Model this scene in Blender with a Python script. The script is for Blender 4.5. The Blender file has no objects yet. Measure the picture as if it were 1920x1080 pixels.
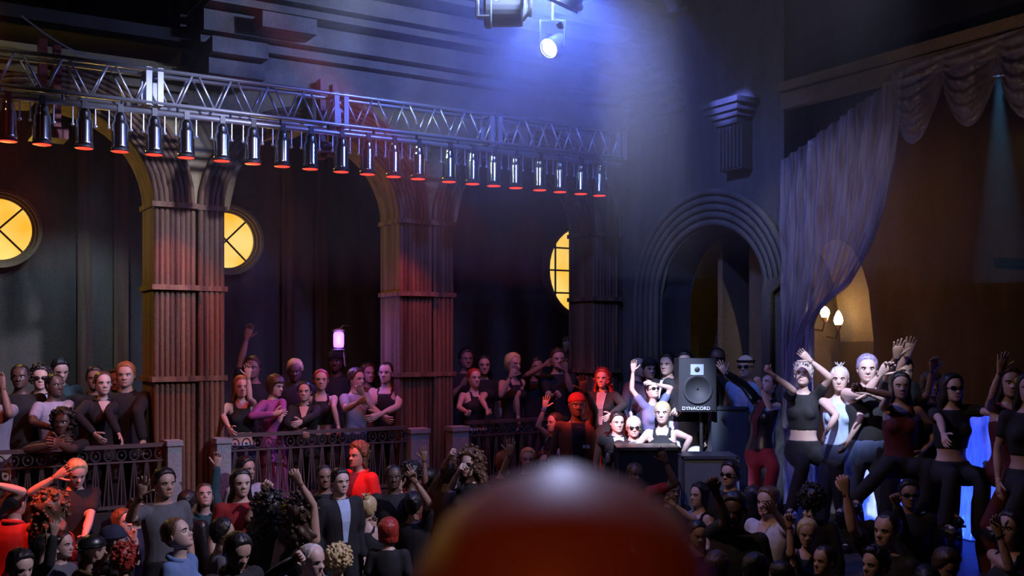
import bpy, bmesh, math, random
from math import sin, cos, pi, sqrt, atan2, radians
from mathutils import Vector, Matrix
V = Vector
sc = bpy.context.scene
C = sc.collection
F, CX, HY, EYE = 1940.0, 960.0, 640.0, 3.0      # focal length in pixels, horizon line, eye height

# ---------------------------------------------------------------- camera, world, exposure
cd = bpy.data.cameras.new('camera')
cam = bpy.data.objects.new('camera', cd); C.objects.link(cam)
cam.location = (0, 0, EYE); cam.rotation_euler = (pi/2, 0, 0)
cd.sensor_width = 36.0; cd.lens = F/1920*36; cd.shift_y = (HY-540)/1920
cd.clip_start = 0.05; cd.clip_end = 100
cd.dof.use_dof = True; cd.dof.focus_distance = 10.2; cd.dof.aperture_fstop = 3.4
sc.camera = cam
sc.view_settings.view_transform = 'Standard'; sc.view_settings.look = 'None'
sc.view_settings.gamma = 1; sc.view_settings.exposure = 0.0; sc.view_settings.use_curve_mapping = False
w = bpy.data.worlds.new('world'); sc.world = w; w.use_nodes = True
w.node_tree.nodes['Background'].inputs[0].default_value = (.12, .11, .17, 1)
w.node_tree.nodes['Background'].inputs[1].default_value = .03
cy = sc.cycles
cy.use_denoising = True
cy.use_adaptive_sampling = True; cy.adaptive_threshold = .03
cy.max_bounces = 4; cy.diffuse_bounces = 2; cy.glossy_bounces = 2; cy.transmission_bounces = 4
cy.transparent_max_bounces = 12; cy.volume_bounces = 0; cy.caustics_reflective = False; cy.caustics_refractive = False
cy.sample_clamp_indirect = 4

# the hall: left arcade runs along DV, end wall along EV, both from their own origin
AN = math.atan2(3140, F)
DV = V((sin(AN), cos(AN), 0)); EV = V((cos(AN), -sin(AN), 0))
P0 = V((-3.18, 10.2, 0)); Q0 = V((1.41, 13.03, 0))
def wp(s, t, z): return P0 + DV*s + EV*t + V((0, 0, z))          # along the arcade, t towards the hall
def ep(u, t, z): return Q0 + EV*u - DV*t + V((0, 0, z))          # along the end wall, t towards the hall
def W(x, y, z): return V(((x-CX)/F*z, z, EYE-(y-HY)/F*z))
def wall_s(x, t=0.0):
    r = (x-CX)/F; b = P0 + EV*t
    return (r*b.y - b.x)/(DV.x - r*DV.y)
def end_u(x, t=0.0):
    r = (x-CX)/F; b = Q0 - DV*t
    return (r*b.y - b.x)/(EV.x - r*EV.y)
def hz(y, z): return EYE-(y-HY)/F*z

# ---------------------------------------------------------------- lights
def spot(name, loc, to, power, col, ang, blend=.3, size=.06):
    l = bpy.data.lights.new(name, 'SPOT'); l.energy = power; l.color = col
    l.spot_size = radians(ang); l.spot_blend = blend; l.shadow_soft_size = size
    o = bpy.data.objects.new(name, l); C.objects.link(o); o.location = loc
    o.rotation_euler = (V(to)-V(loc)).to_track_quat('-Z', 'Y').to_euler()
    return o
def point(name, loc, power, col, size=.1):
    l = bpy.data.lights.new(name, 'POINT'); l.energy = power; l.color = col; l.shadow_soft_size = size
    o = bpy.data.objects.new(name, l); C.objects.link(o); o.location = loc; return o
BLUE = (.36, .42, 1); ICE = (.62, .68, 1); RED = (1, .09, .035); AMBER = (1, .62, .1)
# blue lamp cluster in the roof over the middle of the hall
spot('roof_lamp', W(1045, -60, 9.0), W(960, 420, 9.6), 480, (.11, .19, 1), 165, .6, .12)
spot('truss_lamp', W(860, -220, 7.4), W(400, 235, 9.0), 1300, (.55, .6, 1), 34, .8, .1)
spot('rig_lamp', W(1120, -110, 8.3), W(780, 15, 9.6), 420, (.4, .52, 1), 75, .8, .08)
spot('dance_lamp', (.3, 4.0, 8.4), W(1232, 790, 11.6), 19000, ICE, 9, .7, .08)
spot('stage_lamp', (1.6, 3.6, 8.2), W(1590, 735, 9.8), 9000, ICE, 8.5, .7, .08)
spot('shaft_lamp', W(1274, 20, 9.72), W(1375, 200, 11.2), 900, (.12, .15, 1), 15, .5, .05)
spot('teal_lamp', W(1872, 138, 10.2), W(1880, 620, 10.6), 2600, (.12, .42, .75), 17, .25, .03)
spot('crowd_lamp_left', (3.2, 6.2, 6.6), W(330, 985, 8.4), 1500, (.78, .7, 1), 50, .8, .08)
spot('crowd_lamp_right', W(500, -520, 6.0), W(1560, 1000, 8.8), 280, (1, .62, .5), 44, .8, .12)
spot('gallery_lamp', (0, 2.5, 7.0), W(560, 740, 10.8), 150, (1, .66, .66), 40, .8, .15)
# red wash from the lamps on the truss, red keys on single faces in the crowd
for k, x in enumerate((60, 340, 560, 770, 1000)):
    spot('red_lamp', wp(wall_s(x, .75), .75, 4.5), wp(wall_s(x, .75)+.1, -.25, 2.0), 60, (1, .13, .06), 75, .6, .06)
spot('red_crowd', wp(-2.4, 2.2, 7.4), W(85, 930, 8.6), 3800, RED, 15, .7, .06)
spot('red_dj', wp(-1.0, 2.6, 6.4), W(1107, 742, 11.6), 4800, RED, 11, .6, .06)
spot('red_jacket', wp(-.4, 1.9, 6.2), W(672, 880, 10.3), 1500, RED, 10, .7, .06)
spot('red_head', (-.6, -1.2, 5.2), (.08, .6, 2.9), 60, (1, .13, .03), 30, .8, .2)
spot('head_kick', W(1050, -200, 3.0), W(1045, 880, .53), 120, (.5, .56, 1), 3.4, 1.0, .05)
for u in (3.1, 4.0, 4.9, 5.8):
    spot('foot_fill', ep(u, -.35, 1.12), ep(u, -1.1, 1.7), 70, (.03, .09, 1), 130, .7, .05)  # low spots added to make the backdrop sheet glow blue
spot('end_wash', ep(1.0, 4.0, 6.0), ep(.3, 0, 3.0), 70, (.6, .75, .42), 50, .9, .2)
spot('corner_wash', wp(4.6, 1.2, 6.0), ep(.2, .4, 2.6), 18, (.2, .45, .8), 40, .9, .1)
point('purple_glow', W(634, 636, 11.4), 14, (.25, .14, 1), .06)
point('sconce_glow', W(1560, 590, 12.35), 8, (1, .6, .22), .06)
for x, z, q in ((-3, 4.2, 60), (424, 4.2, 60), (1108, 4.0, 16)):
    s = wall_s(x, -2.1); spot('window_glow', wp(s, -2.1, z), wp(s+.2, 0, z-.2), q, AMBER, 120, .6, .25)
spot('gallery_fill', wp(-.7, -.9, 4.7), wp(-.75, -2.3, 2.6), 90, (.3, .5, .8), 80, .9, .1)  # added spot making the bluish patch on the gallery back wall
spot('swag_fill', ep(5.2, 2.2, 3.6), ep(4.9, .2, 5.2), 24, (1, .7, .5), 60, .9, .1)  # added warm spot that brightens the swags
spot('stage_wash', ep(4.9, -.5, 4.9), V((3.96, 12.2, 0)) + DV*1.6 + V((0, 0, 2.9)), 85, (1, .5, .13), 100, .9, .2)

spot('spandrel_fill', wp(-2.6, 1.9, 7.0), wp(-2.4, -.1, 5.3), 45, (.9, .85, .55), 60, .9, .1)  # added fill for the wall over the arches, no fixture there
spot('curtain_fill', (2.2, 4.6, 7.4), W(1510, 430, 10.4), 650, (.8, .8, .95), 15, .9, .05)  # added spot that puts highlights on the swept curtain
spot('foot_fill', ep(2.75, .75, 1.15), ep(2.95, .14, 1.9), 35, (.3, .4, 1), 80, .8, .05)  # extra blue spot added to brighten the curtain foot

# ---------------------------------------------------------------- materials
_mc = {}
def mat(col, kind='cloth', rough=None, metal=0.0, emit=0.0, bump=None):
    key = (tuple(round(c, 3) for c in col), kind, rough, metal, emit)
    if key in _mc: return _mc[key]
    m = bpy.data.materials.new('%s_%02x%02x%02x' % ((kind,)+tuple(int(min(1, c)*255) for c in col)))
    m.use_nodes = True; nt = m.node_tree; b = nt.nodes['Principled BSDF']; L = nt.links.new
    c4 = tuple(col)+(1,)
    b.inputs['Base Color'].default_value = c4
    b.inputs['Metallic'].default_value = metal
    dr = {'cloth': .85, 'skin': .48, 'hair': .42, 'leather': .33, 'metal': .3, 'plaster': .9, 'gloss': .12, 'glow': .5, 'paint': .5, 'wood': .5}
    b.inputs['Roughness'].default_value = rough if rough is not None else dr.get(kind, .6)
    if emit:
        b.inputs['Emission Color'].default_value = c4; b.inputs['Emission Strength'].default_value = emit
    if kind in ('cloth', 'skin', 'hair', 'plaster', 'wood', 'paint', 'leather'):
        tc = nt.nodes.new('ShaderNodeTexCoord'); mp = nt.nodes.new('ShaderNodeMapping'); nz = nt.nodes.new('ShaderNodeTexNoise')
        L(tc.outputs['Object'], mp.inputs[0]); L(mp.outputs[0], nz.inputs['Vector'])
        sca = {'cloth': (14, 14, 5), 'skin': (9, 9, 9), 'hair': (60, 60, 7), 'plaster': (5, 5, .7), 'wood': (9, 9, 1), 'paint': (4, 4, 4), 'leather': (18, 18, 9)}[kind]
        mp.inputs['Scale'].default_value = sca
        nz.inputs['Scale'].default_value = 1.0; nz.inputs['Detail'].default_value = 3
        mx = nt.nodes.new('ShaderNodeMix'); mx.data_type = 'RGBA'
        lo = {'cloth': .6, 'skin': .82, 'hair': .4, 'plaster': .35, 'wood': .5, 'paint': .6, 'leather': .6}[kind]
        hi = {'cloth': 1.25, 'skin': 1.1, 'hair': 1.6, 'plaster': 1.45, 'wood': 1.4, 'paint': 1.2, 'leather': 1.3}[kind]
        mx.inputs[6].default_value = tuple(min(1, c*lo) for c in col)+(1,)
        mx.inputs[7].default_value = tuple(min(1, c*hi) for c in col)+(1,)
        L(nz.outputs['Fac'], mx.inputs[0]); L(mx.outputs[2], b.inputs['Base Color'])
        if kind in ('plaster', 'hair', 'cloth'):
            bp = nt.nodes.new('ShaderNodeBump'); bp.inputs['Strength'].default_value = .35; bp.inputs['Distance'].default_value = .02
            L(nz.outputs['Fac'], bp.inputs['Height']); L(bp.outputs[0], b.inputs['Normal'])
    _mc[key] = m; return m
def plaster(c1, c2, name, scale=(2.2, 2.2, .5)):
    """stained old plaster: two colours in tall streaks with a fine grain"""
    m = bpy.data.materials.new(name); m.use_nodes = True; nt = m.node_tree; b = nt.nodes['Principled BSDF']; L = nt.links.new
    tc = nt.nodes.new('ShaderNodeTexCoord'); mp = nt.nodes.new('ShaderNodeMapping'); mp.inputs['Scale'].default_value = scale
    n1 = nt.nodes.new('ShaderNodeTexNoise'); n1.inputs['Scale'].default_value = 1.3; n1.inputs['Detail'].default_value = 6
    n2 = nt.nodes.new('ShaderNodeTexNoise'); n2.inputs['Scale'].default_value = 30; n2.inputs['Detail'].default_value = 3
    L(tc.outputs['Object'], mp.inputs[0]); L(mp.outputs[0], n1.inputs['Vector']); L(tc.outputs['Object'], n2.inputs['Vector'])
    cr = nt.nodes.new('ShaderNodeValToRGB'); cr.color_ramp.elements[0].position = .32; cr.color_ramp.elements[1].position = .68
    cr.color_ramp.elements[0].color = tuple(c1)+(1,); cr.color_ramp.elements[1].color = tuple(c2)+(1,)
    L(n1.outputs['Fac'], cr.inputs[0])
    mx = nt.nodes.new('ShaderNodeMix'); mx.data_type = 'RGBA'; mx.blend_type = 'MULTIPLY'; mx.inputs[0].default_value = .5
    L(cr.outputs[0], mx.inputs[6]); L(n2.outputs['Color'], mx.inputs[7]); L(mx.outputs[2], b.inputs['Base Color'])
    bp = nt.nodes.new('ShaderNodeBump'); bp.inputs['Strength'].default_value = .4; bp.inputs['Distance'].default_value = .02
    L(n2.outputs['Fac'], bp.inputs['Height']); L(bp.outputs[0], b.inputs['Normal'])
    b.inputs['Roughness'].default_value = .85
    return m
def plastic(name, tint=(.8, .8, .9), alpha=.4):
    """clear crinkled plastic sheet"""
    m = bpy.data.materials.new(name); m.use_nodes = True; nt = m.node_tree; L = nt.links.new
    b = nt.nodes['Principled BSDF']; out = nt.nodes['Material Output']
    b.inputs['Base Color'].default_value = tuple(tint)+(1,); b.inputs['Roughness'].default_value = .16
    b.inputs['Specular IOR Level'].default_value = .8
    tr = nt.nodes.new('ShaderNodeBsdfTransparent'); tr.inputs[0].default_value = (.93, .93, .97, 1)
    mx = nt.nodes.new('ShaderNodeMixShader')
    tc = nt.nodes.new('ShaderNodeTexCoord'); mp = nt.nodes.new('ShaderNodeMapping'); mp.inputs['Scale'].default_value = (9, 9, 1.2)
    nz = nt.nodes.new('ShaderNodeTexNoise'); nz.inputs['Scale'].default_value = 1.6; nz.inputs['Detail'].default_value = 5
    L(tc.outputs['Object'], mp.inputs[0]); L(mp.outputs[0], nz.inputs['Vector'])
    bp = nt.nodes.new('ShaderNodeBump'); bp.inputs['Strength'].default_value = .7; bp.inputs['Distance'].default_value = .03
    L(nz.outputs['Fac'], bp.inputs['Height']); L(bp.outputs[0], b.inputs['Normal'])
    mr = nt.nodes.new('ShaderNodeMapRange'); mr.inputs[1].default_value = .3; mr.inputs[2].default_value = .7
    mr.inputs[3].default_value = alpha*.35; mr.inputs[4].default_value = min(1, alpha*1.5)
    L(nz.outputs['Fac'], mr.inputs[0]); L(mr.outputs[0], mx.inputs[0])
    L(tr.outputs[0], mx.inputs[1]); L(b.outputs[0], mx.inputs[2]); L(mx.outputs[0], out.inputs['Surface'])
    return m

# ---------------------------------------------------------------- mesh helpers
class M:
    def __init__(s): s.v = []; s.f = []; s.m = []
    def add(s, vs, fs, mi=0):
        o = len(s.v); s.v += [tuple(p) for p in vs]; s.f += [tuple(i+o for i in q) for q in fs]; s.m += [mi]*len(fs); return s
    def loft(s, rings, mi=0, caps=True, closed=True):
        n = len(rings[0]); vs = [p for r in rings for p in r]; fs = []
        for k in range(len(rings)-1):
            for i in range(n if closed else n-1):
                j = (i+1) % n; fs.append((k*n+i, k*n+j, (k+1)*n+j, (k+1)*n+i))
        if caps and closed:
            fs.append(tuple(range(n-1, -1, -1))); fs.append(tuple(range((len(rings)-1)*n, len(rings)*n)))
        return s.add(vs, fs, mi)
    def capsule(s, p0, p1, rad, n=10, mi=0, flat=1.0, up=None):
        p0, p1 = V(p0), V(p1); d = p1-p0; L = d.length
        if L < 1e-6: return s
        d /= L
        a = V(up) if up is not None else (V((0, 0, 1)) if abs(d.z) < .9 else V((0, 1, 0)))
        x = d.cross(a).normalized(); y = d.cross(x)
        rings = []
        def ring(c, r): rings.append([c + x*(r*cos(2*pi*i/n)) + y*(r*flat*sin(2*pi*i/n)) for i in range(n)])
        r0, r1 = rad[0], rad[-1]
        ring(p0 - d*r0*.8, r0*.55); ring(p0-d*r0*.4, r0*.9)
        for k, r in enumerate(rad): ring(p0 + d*(L*k/(len(rad)-1)), r)
        ring(p1+d*r1*.4, r1*.9); ring(p1+d*r1*.8, r1*.55)
        return s.loft(rings, mi)
    def tube(s, pts, r, n=8, mi=0, closed=False):
        pts = [V(p) for p in pts]; rings = []; x = None; N = len(pts)
        for k, p in enumerate(pts):
            if closed: d = pts[(k+1) % N]-pts[k-1]
            else: d = pts[min(k+1, N-1)]-pts[max(k-1, 0)]
            d = d.normalized() if d.length else V((0, 0, 1))
            if x is None:
                a = V((0, 0, 1)) if abs(d.z) < .9 else V((0, 1, 0)); x = d.cross(a).normalized()
            else:
                x = (x - d*x.dot(d)).normalized()
            y = d.cross(x); rr = r[k] if isinstance(r, (list, tuple)) else r
            rings.append([p + x*(rr*cos(2*pi*i/n)) + y*(rr*sin(2*pi*i/n)) for i in range(n)])
        if closed: rings.append(rings[0]); return s.loft(rings, mi, caps=False)
        return s.loft(rings, mi)
    def box(s, c, size, ax=None, mi=0):
        c = V(c); X, Y, Z = ax or (V((1, 0, 0)), V((0, 1, 0)), V((0, 0, 1)))
        a, b, h = [q/2 for q in size]
        vs = [c + X*(i*a)+Y*(j*b)+Z*(k*h) for k in (-1, 1) for j in (-1, 1) for i in (-1, 1)]
        return s.add(vs, [(0, 2, 3, 1), (4, 5, 7, 6), (0, 1, 5, 4), (2, 6, 7, 3), (0, 4, 6, 2), (1, 3, 7, 5)], mi)
    def ball(s, c, r, n=10, m=7, mi=0, R=None):
        c = V(c); r = r if isinstance(r, (tuple, list)) else (r, r, r); rings = []
        for k in range(m+1):
            t = -pi/2 + pi*(k+.25)/(m+.5)
            q = [V((r[0]*cos(t)*cos(2*pi*i/n), r[1]*cos(t)*sin(2*pi*i/n), r[2]*sin(t))) for i in range(n)]
            rings.append([c + (R @ p if R else p) for p in q])
        return s.loft(rings, mi)
    def lathe(s, prof, c=(0, 0, 0), n=20, mi=0, R=None):
        c = V(c); rings = []
        for r, z in prof:
            q = [V((r*cos(2*pi*i/n), r*sin(2*pi*i/n), z)) for i in range(n)]
            rings.append([c + (R @ p if R else p) for p in q])
        return s.loft(rings, mi)
    def mesh(s, name):
        me = bpy.data.meshes.new(name); me.from_pydata([tuple(p) for p in s.v], [], s.f)
        return me
WA = (DV, EV, V((0, 0, 1)))                  # axes of the arcade
EA = (EV, -DV, V((0, 0, 1)))                 # axes of the end wall
def put(name, m, mats, parent=None, smooth=False, loc=None, recalc=True):
    me = m.mesh(name)
    for q in (mats if isinstance(mats, (list, tuple)) else [mats]): me.materials.append(q)
    if recalc:
        bm = bmesh.new(); bm.from_mesh(me); bmesh.ops.recalc_face_normals(bm, faces=bm.faces); bm.to_mesh(me); bm.free()
    if len(me.polygons) == len(m.m): me.polygons.foreach_set('material_index', m.m)
    if smooth: me.polygons.foreach_set('use_smooth', [True]*len(me.polygons))
    o = bpy.data.objects.new(name, me); C.objects.link(o)
    if parent is not None: o.parent = parent
    if loc is not None: o.location = loc
    return o
def tag(o, label, cat=None, group=None):
    o['label'] = label
    if cat: o['category'] = cat
    if group: o['group'] = group
    return o
def thing(name, label, cat, loc=(0, 0, 0), rz=0.0, group=None):
    o = bpy.data.objects.new(name, None); C.objects.link(o); o.location = loc; o.rotation_euler = (0, 0, rz); o.empty_display_size = .1
    return tag(o, label, cat, group)
def struct(name, m, mats, label=None, smooth=False, kind='structure'):
    o = put(name, m, mats, smooth=smooth); o['kind'] = kind
    if label: o['label'] = label
    return o
def dup(root, loc, rz=None, label=None):
    r = root.copy(); C.objects.link(r); r.location = loc
    if rz is not None: r.rotation_euler = (0, 0, rz)
    if label: r['label'] = label
    for ch in list(root.children):
        c = ch.copy(); C.objects.link(c); c.parent = r
        for g in ch.children:
            h = g.copy(); C.objects.link(h); h.parent = c
    return r

# ---------------------------------------------------------------- setting
BAL, STG, STEP, LOW = 1.05, 1.05, .55, .25
m_red = plaster((.085, .038, .024), (.3, .17, .09), 'fluted_stone', (11, 11, .4))
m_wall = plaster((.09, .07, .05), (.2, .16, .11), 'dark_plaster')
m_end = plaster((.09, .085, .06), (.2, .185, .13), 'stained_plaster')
m_warm = plaster((.2, .13, .06), (.34, .23, .11), 'warm_plaster', (1.2, 1.2, .5))
m_corn = plaster((.2, .18, .16), (.34, .31, .27), 'cornice_stone', (3, 3, 3))
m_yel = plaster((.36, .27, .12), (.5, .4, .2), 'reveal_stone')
m_floor = mat((.07, .06, .06), 'wood')
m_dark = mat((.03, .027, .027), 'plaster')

m = M(); m.box((0, 7, -.1), (26, 30, .2)); struct('floor', m, m_floor)
m = M(); m.box((0, 7, 9.1), (26, 30, .2)); struct('ceiling', m, m_dark)
m = M(); m.box((-12.9, 7, 4.5), (.2, 30, 9)); struct('wall_west', m, m_dark)
m = M(); m.box((12.9, 7, 4.5), (.2, 30, 9)); struct('wall_east', m, m_dark)
m = M(); m.box((0, -7.9, 4.5), (26, .2, 9)); struct('wall_rear', m, m_dark)
m = M(); m.box((0, 21.9, 4.5), (26, .2, 9)); struct('wall_far', m, m_dark)
# gallery behind the arcade and its curb, steps, stage
m = M(); m.box(wp(1.0, -1.0, BAL/2), (9.6, 2.4, BAL), WA); m.box(wp(1.0, .16, .7), (9.6, .12, 1.4), WA)
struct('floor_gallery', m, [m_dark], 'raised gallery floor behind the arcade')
m = M(); m.box(wp(.6, .9, LOW/2), (9.2, 1.4, LOW), WA); struct('floor_step', m, m_floor, 'low step along the gallery front')
m = M(); m.box(wp(4.6, 1.1, STEP/2), (2.6, 1.6, STEP), WA); m.box(ep(1.9, 2.0, STEP/2), (1.6, 1.6, STEP), EA); struct('floor_riser', m, m_floor, 'riser in front of the stage')
m = M(); m.box(ep(4.2, -1.6, STG/2), (8.0, 6.2, STG), EA); struct('floor_stage', m, m_floor, 'raised stage floor')
m = M(); m.box((0.0, .75, .625), (2.4, 1.9, 1.25)); struct('floor_platform', m, m_floor, 'platform the viewer stands on')

SPR = EYE+1.33; BAY = 2.62; RA = .875
def half_arch(m, side, s0, wdt, zt, t0, depth, flutes):
    """leg and half of an arch: section swept up the leg and over to the crown; side -1 springs to the left"""
    cs = s0 + side*RA
    prof = []                                   # (radial, t) from the reveal's back to the front and across
    prof.append((0, t0-depth)); prof.append((0, t0))
    n = flutes*6
    for i in range(n+1):
        q = i/n
        prof.append((wdt*q, t0 + (.022*abs(sin(pi*flutes*q))**.7 if 0 < i < n else 0)))
    prof.append((wdt, t0-depth))
    path = [('leg', z) for z in (BAL-.9, 1.6, 2.4, 3.2, SPR)] + [('arc', a) for a in [pi/2*k/10 for k in range(1, 11)]]
    rings = []
    for kd, q in path:
        ring = []
        for r, t in prof:
            if kd == 'leg': ring.append(wp(s0 - side*r, t, q))
            else: ring.append(wp(cs - side*(RA+r)*cos(q), t, SPR+(RA+r)*sin(q)))
        rings.append(ring)
    m.loft(rings, 0)
pier_s = [k*BAY for k in range(-2, 3)]
bands = [SPR, EYE+.526, EYE-.368]
for k, s in enumerate(pier_s):
    m = M()
    half_arch(m, -1, s-.34, .40, 0, 0, .5, 8)           # carries the arch to the left
    mr = M()
    half_arch(mr, 1, s+.36, .26, 0, -.05, .45, 5)       # carries the arch to the right
    b = M()
    for z in bands:
        b.box(wp(s-.145, -.22, z), (.45, .56, .05), WA); b.box(wp(s+.235, -.25, z), (.3, .46, .05), WA)
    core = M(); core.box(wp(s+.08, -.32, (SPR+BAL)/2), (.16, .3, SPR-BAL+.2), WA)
    r = struct('column', m, [m_red], 'fluted stone column of the arcade', smooth=False)
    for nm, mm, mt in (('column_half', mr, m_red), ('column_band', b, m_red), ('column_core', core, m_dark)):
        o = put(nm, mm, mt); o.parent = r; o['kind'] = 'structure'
# wall over the arches
m = M()
ZT = EYE+2.74
for s in [k*BAY for k in range(-3, 3)]:
    c = (s + BAY) - .34 - RA; n = 16; front = []; 
    xs = [-BAY/2 + BAY*i/(2*n) for i in range(2*n+1)]
    for t in (-.1, -.45):
        vs = []
        for x in xs:
            q = x; rr = RA+.1
            zb = SPR + (sqrt(max(0, rr*rr-q*q)) if abs(q) < rr else 0)
            vs += [wp(c+x, t, zb), wp(c+x, t, ZT)]
        m.add(vs, [(2*i, 2*i+2, 2*i+3, 2*i+1) for i in range(2*n)])
# courses of stone standing slightly proud
for k in range(7):
    z = SPR+RA+.18+k*.1
    if z < ZT: m.box(wp(-3.6, -.07, z), (7.2, .06, .055), WA)
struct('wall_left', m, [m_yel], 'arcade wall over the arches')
# gallery back wall with pilasters
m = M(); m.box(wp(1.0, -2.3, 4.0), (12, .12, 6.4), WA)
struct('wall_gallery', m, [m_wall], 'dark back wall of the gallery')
m = M()
for x in (158, 226, 538, 600): m.box(wp(wall_s(x, -2.2), -2.2, 3.8), (.16, .1, 5.2), WA)
struct('trim_1', m, [m_red], 'pilasters on the gallery back wall')
m = M(); m.box(wp(1.0, -1.2, 6.0), (12, 2.4, .12), WA); struct('ceiling_gallery', m, m_dark)
# stepped cornice over the arcade, from the first column to the end wall
m = M()
steps = [(.12, 5.62, .26), (.22, 5.9, .08), (.34, 6.0, .2), (.55, 6.22, .07), (.62, 6.32, .16), (.86, 6.52, .06), (.95, 6.6, .2), (1.25, 6.82, .07), (1.35, 6.92, .3), (1.8, 7.26, .6)]
for pr, z, h in steps:
    s0, s1 = .05, 5.6
    m.box(wp((s0+s1)/2, (pr-.5)/2, z+h/2), (s1-s0, pr+.5, h), WA)
struct('trim_2', m, [m_corn], 'stepped stone cornice over the arcade')
m = M()
for s, z, pr in ((.12, 5.66, .3), (.12, 5.84, .42), (.55, 6.1, .6)):
    m.box(wp(s+.25, pr/2-.2, z), (.55, pr+.5, .15), WA)
for k, (s, z) in enumerate(((1.02, 6.62), (1.0, 6.74), (1.06, 6.86))): m.box(wp(s+.1, .75, z), (.3+.12*k, .5, .07), WA)
struct('trim_3', m, [m_corn], 'stepped brackets at the near end of the cornice')
m = M(); m.box(wp(2.9, -.6, 6.9), (5.8, .5, 2.8), WA); struct('wall_attic', m, [m_corn], 'wall above the cornice')

# end wall with the big arch
ua, ub = end_u(1241), end_u(1436)
AR = .9; uc = (ua+ub)/2; ra = (ub-ua)/2
zs = hz(557, 12.0)
U1 = end_u(1470)
m = M(); n = 14; top = 7.4
for t in (0, -.45):
    vs = []; xs = [ua + (ub-ua)*i/n for i in range(n+1)]
    for x in xs: vs += [ep(x, t, zs+AR*sqrt(max(0, ra*ra-(x-uc)**2))), ep(x, t, top)]
    m.add(vs, [(2*i, 2*i+2, 2*i+3, 2*i+1) for i in range(n)])
m.box(ep((-.3+ua)/2, -.225, top/2), (ua+.3, .45, top), EA)
m.box(ep((U1+ub)/2, -.225, top/2), (U1-ub, .45, top), EA)
arc = [(ua, .2)] + [(ua, zs)] + [(uc - ra*cos(pi*k/16), zs+AR*ra*sin(pi*k/16)) for k in range(1, 16)] + [(ub, zs), (ub, .2)]
vs = []
for u, z in arc: vs += [ep(u, 0, z), ep(u, -.45, z)]
m.add(vs, [(2*i, 2*i+1, 2*i+3, 2*i+2) for i in range(len(arc)-1)])
struct('wall_end', m, [m_end], 'end wall with the big arch')
# ribbed surround of the big arch
m = M()
for k in range(5):
    q = .06 + .085*k
    pts = [ep(ua-q, .03+.012*k, .8), ep(ua-q, .03+.012*k, zs)] + [ep(uc-(ra+q)*cos(pi*j/20), .03+.012*k, zs+(AR*ra+q)*sin(pi*j/20)) for j in range(1, 20)] + [ep(ub+q*.25, .03, zs), ep(ub+q*.25, .03, .8)]
    m.tube(pts, .04, 8)
struct('trim_4', m, [m_end], 'ribbed moulding round the big arch', smooth=True)
m = M(); m.box(ep(.2, -1.35, 3), (2.36, .1, 6.5), EA)
q = (ep(1.36, -1.35, 0)-ep(2.12, -.48, 0)); m.box(ep(1.74, -.915, 3), (q.length, .06, 6.5), (q.normalized(), V((-q.y, q.x, 0)).normalized(), V((0, 0, 1)))); struct('wall_passage', m, [m_wall], 'back wall of the passage through the big arch, with an added light-blocking panel')  # slanted panel added to keep stray light out of the passage
m = M()
for k in range(4): m.box(ep(end_u(1235), .04+.03*k, hz(222, 12.6)+.13*k), (.95, .1+.06*k, .05), EA)
m.box(ep(end_u(1236), .03, hz(245, 12.6)), (.5, .06, .22), EA, 0)
for k, h in enumerate((.07, .06, .07, .06)): m.box(ep(end_u(1388), .12, 5.37+.065*k), (.36+.07*k, .2+.07*k, h), EA)
m.box(ep(end_u(1390), .08, 5.1), (.34, .16, .5), EA)
for k in range(6): m.box(ep(end_u(1390)-.14+.055*k, .17, 5.1), (.028, .04, .46), EA)
struct('trim_5', m, [m_end], 'cornice lines and pilaster on the end wall')
# dark proscenium header, its rail, and the stage behind
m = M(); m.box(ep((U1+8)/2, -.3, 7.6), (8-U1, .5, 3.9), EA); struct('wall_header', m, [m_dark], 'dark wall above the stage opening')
m = M(); m.box(ep((U1+8)/2, .02, EYE+2.62), (8-U1, .16, .09), EA); m.box(ep((U1+8)/2, 0, EYE+2.48), (8-U1, .1, .16), EA); struct('trim_6', m, [m_warm], 'rail along the stage header')
S0 = V((3.96, 12.2, 0))
def sp(s, t, z): return S0 + DV*s + EV*t + V((0, 0, z))
SA = (DV, EV, V((0, 0, 1)))
def stg_s(x):
    r = (x-CX)/F; return (r*S0.y-S0.x)/(DV.x-r*DV.y)
# stage wall with the small arch
a0, a1 = stg_s(1500), stg_s(1638); am = (a0+a1)/2; ar = (a1-a0)/2; azs = hz(640, 12.3)
m = M()
m.box(sp((a1+8)/2, -.25, 4), (8-a1, .5, 8), SA); m.box(sp((a0-1.1)/2, -.25, 4), (a0+1.1, .5, 8), SA)
for t in (0, -.5):
    vs = []; xs = [a0+(a1-a0)*i/14 for i in range(15)]
    for x in xs: vs += [sp(x, t, azs+1.9*sqrt(max(0, ar*ar-(x-am)**2))), sp(x, t, 8)]
    m.add(vs, [(2*i, 2*i+2, 2*i+3, 2*i+1) for i in range(14)])
arc = [(a0, 1), (a0, azs)] + [(am-ar*cos(pi*k/16), azs+1.9*ar*sin(pi*k/16)) for k in range(1, 16)] + [(a1, azs), (a1, 1)]
vs = []
for u, z in arc: vs += [sp(u, 0, z), sp(u, -.5, z)]
m.add(vs, [(2*i, 2*i+1, 2*i+3, 2*i+2) for i in range(len(arc)-1)])
struct('wall_stage', m, [m_warm], 'warm brown stage wall with the small arch')
m = M(); m.box(sp(am, -.8, 3), (2.2, .08, 6), SA); struct('wall_niche', m, [m_warm], 'back of the small arch')
m = M(); m.box(sp(stg_s(1905), .05, hz(494, 14)), (1.0, .12, .1), SA); struct('trim_7', m, [m_dark], 'dark ledge on the stage wall')

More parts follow.
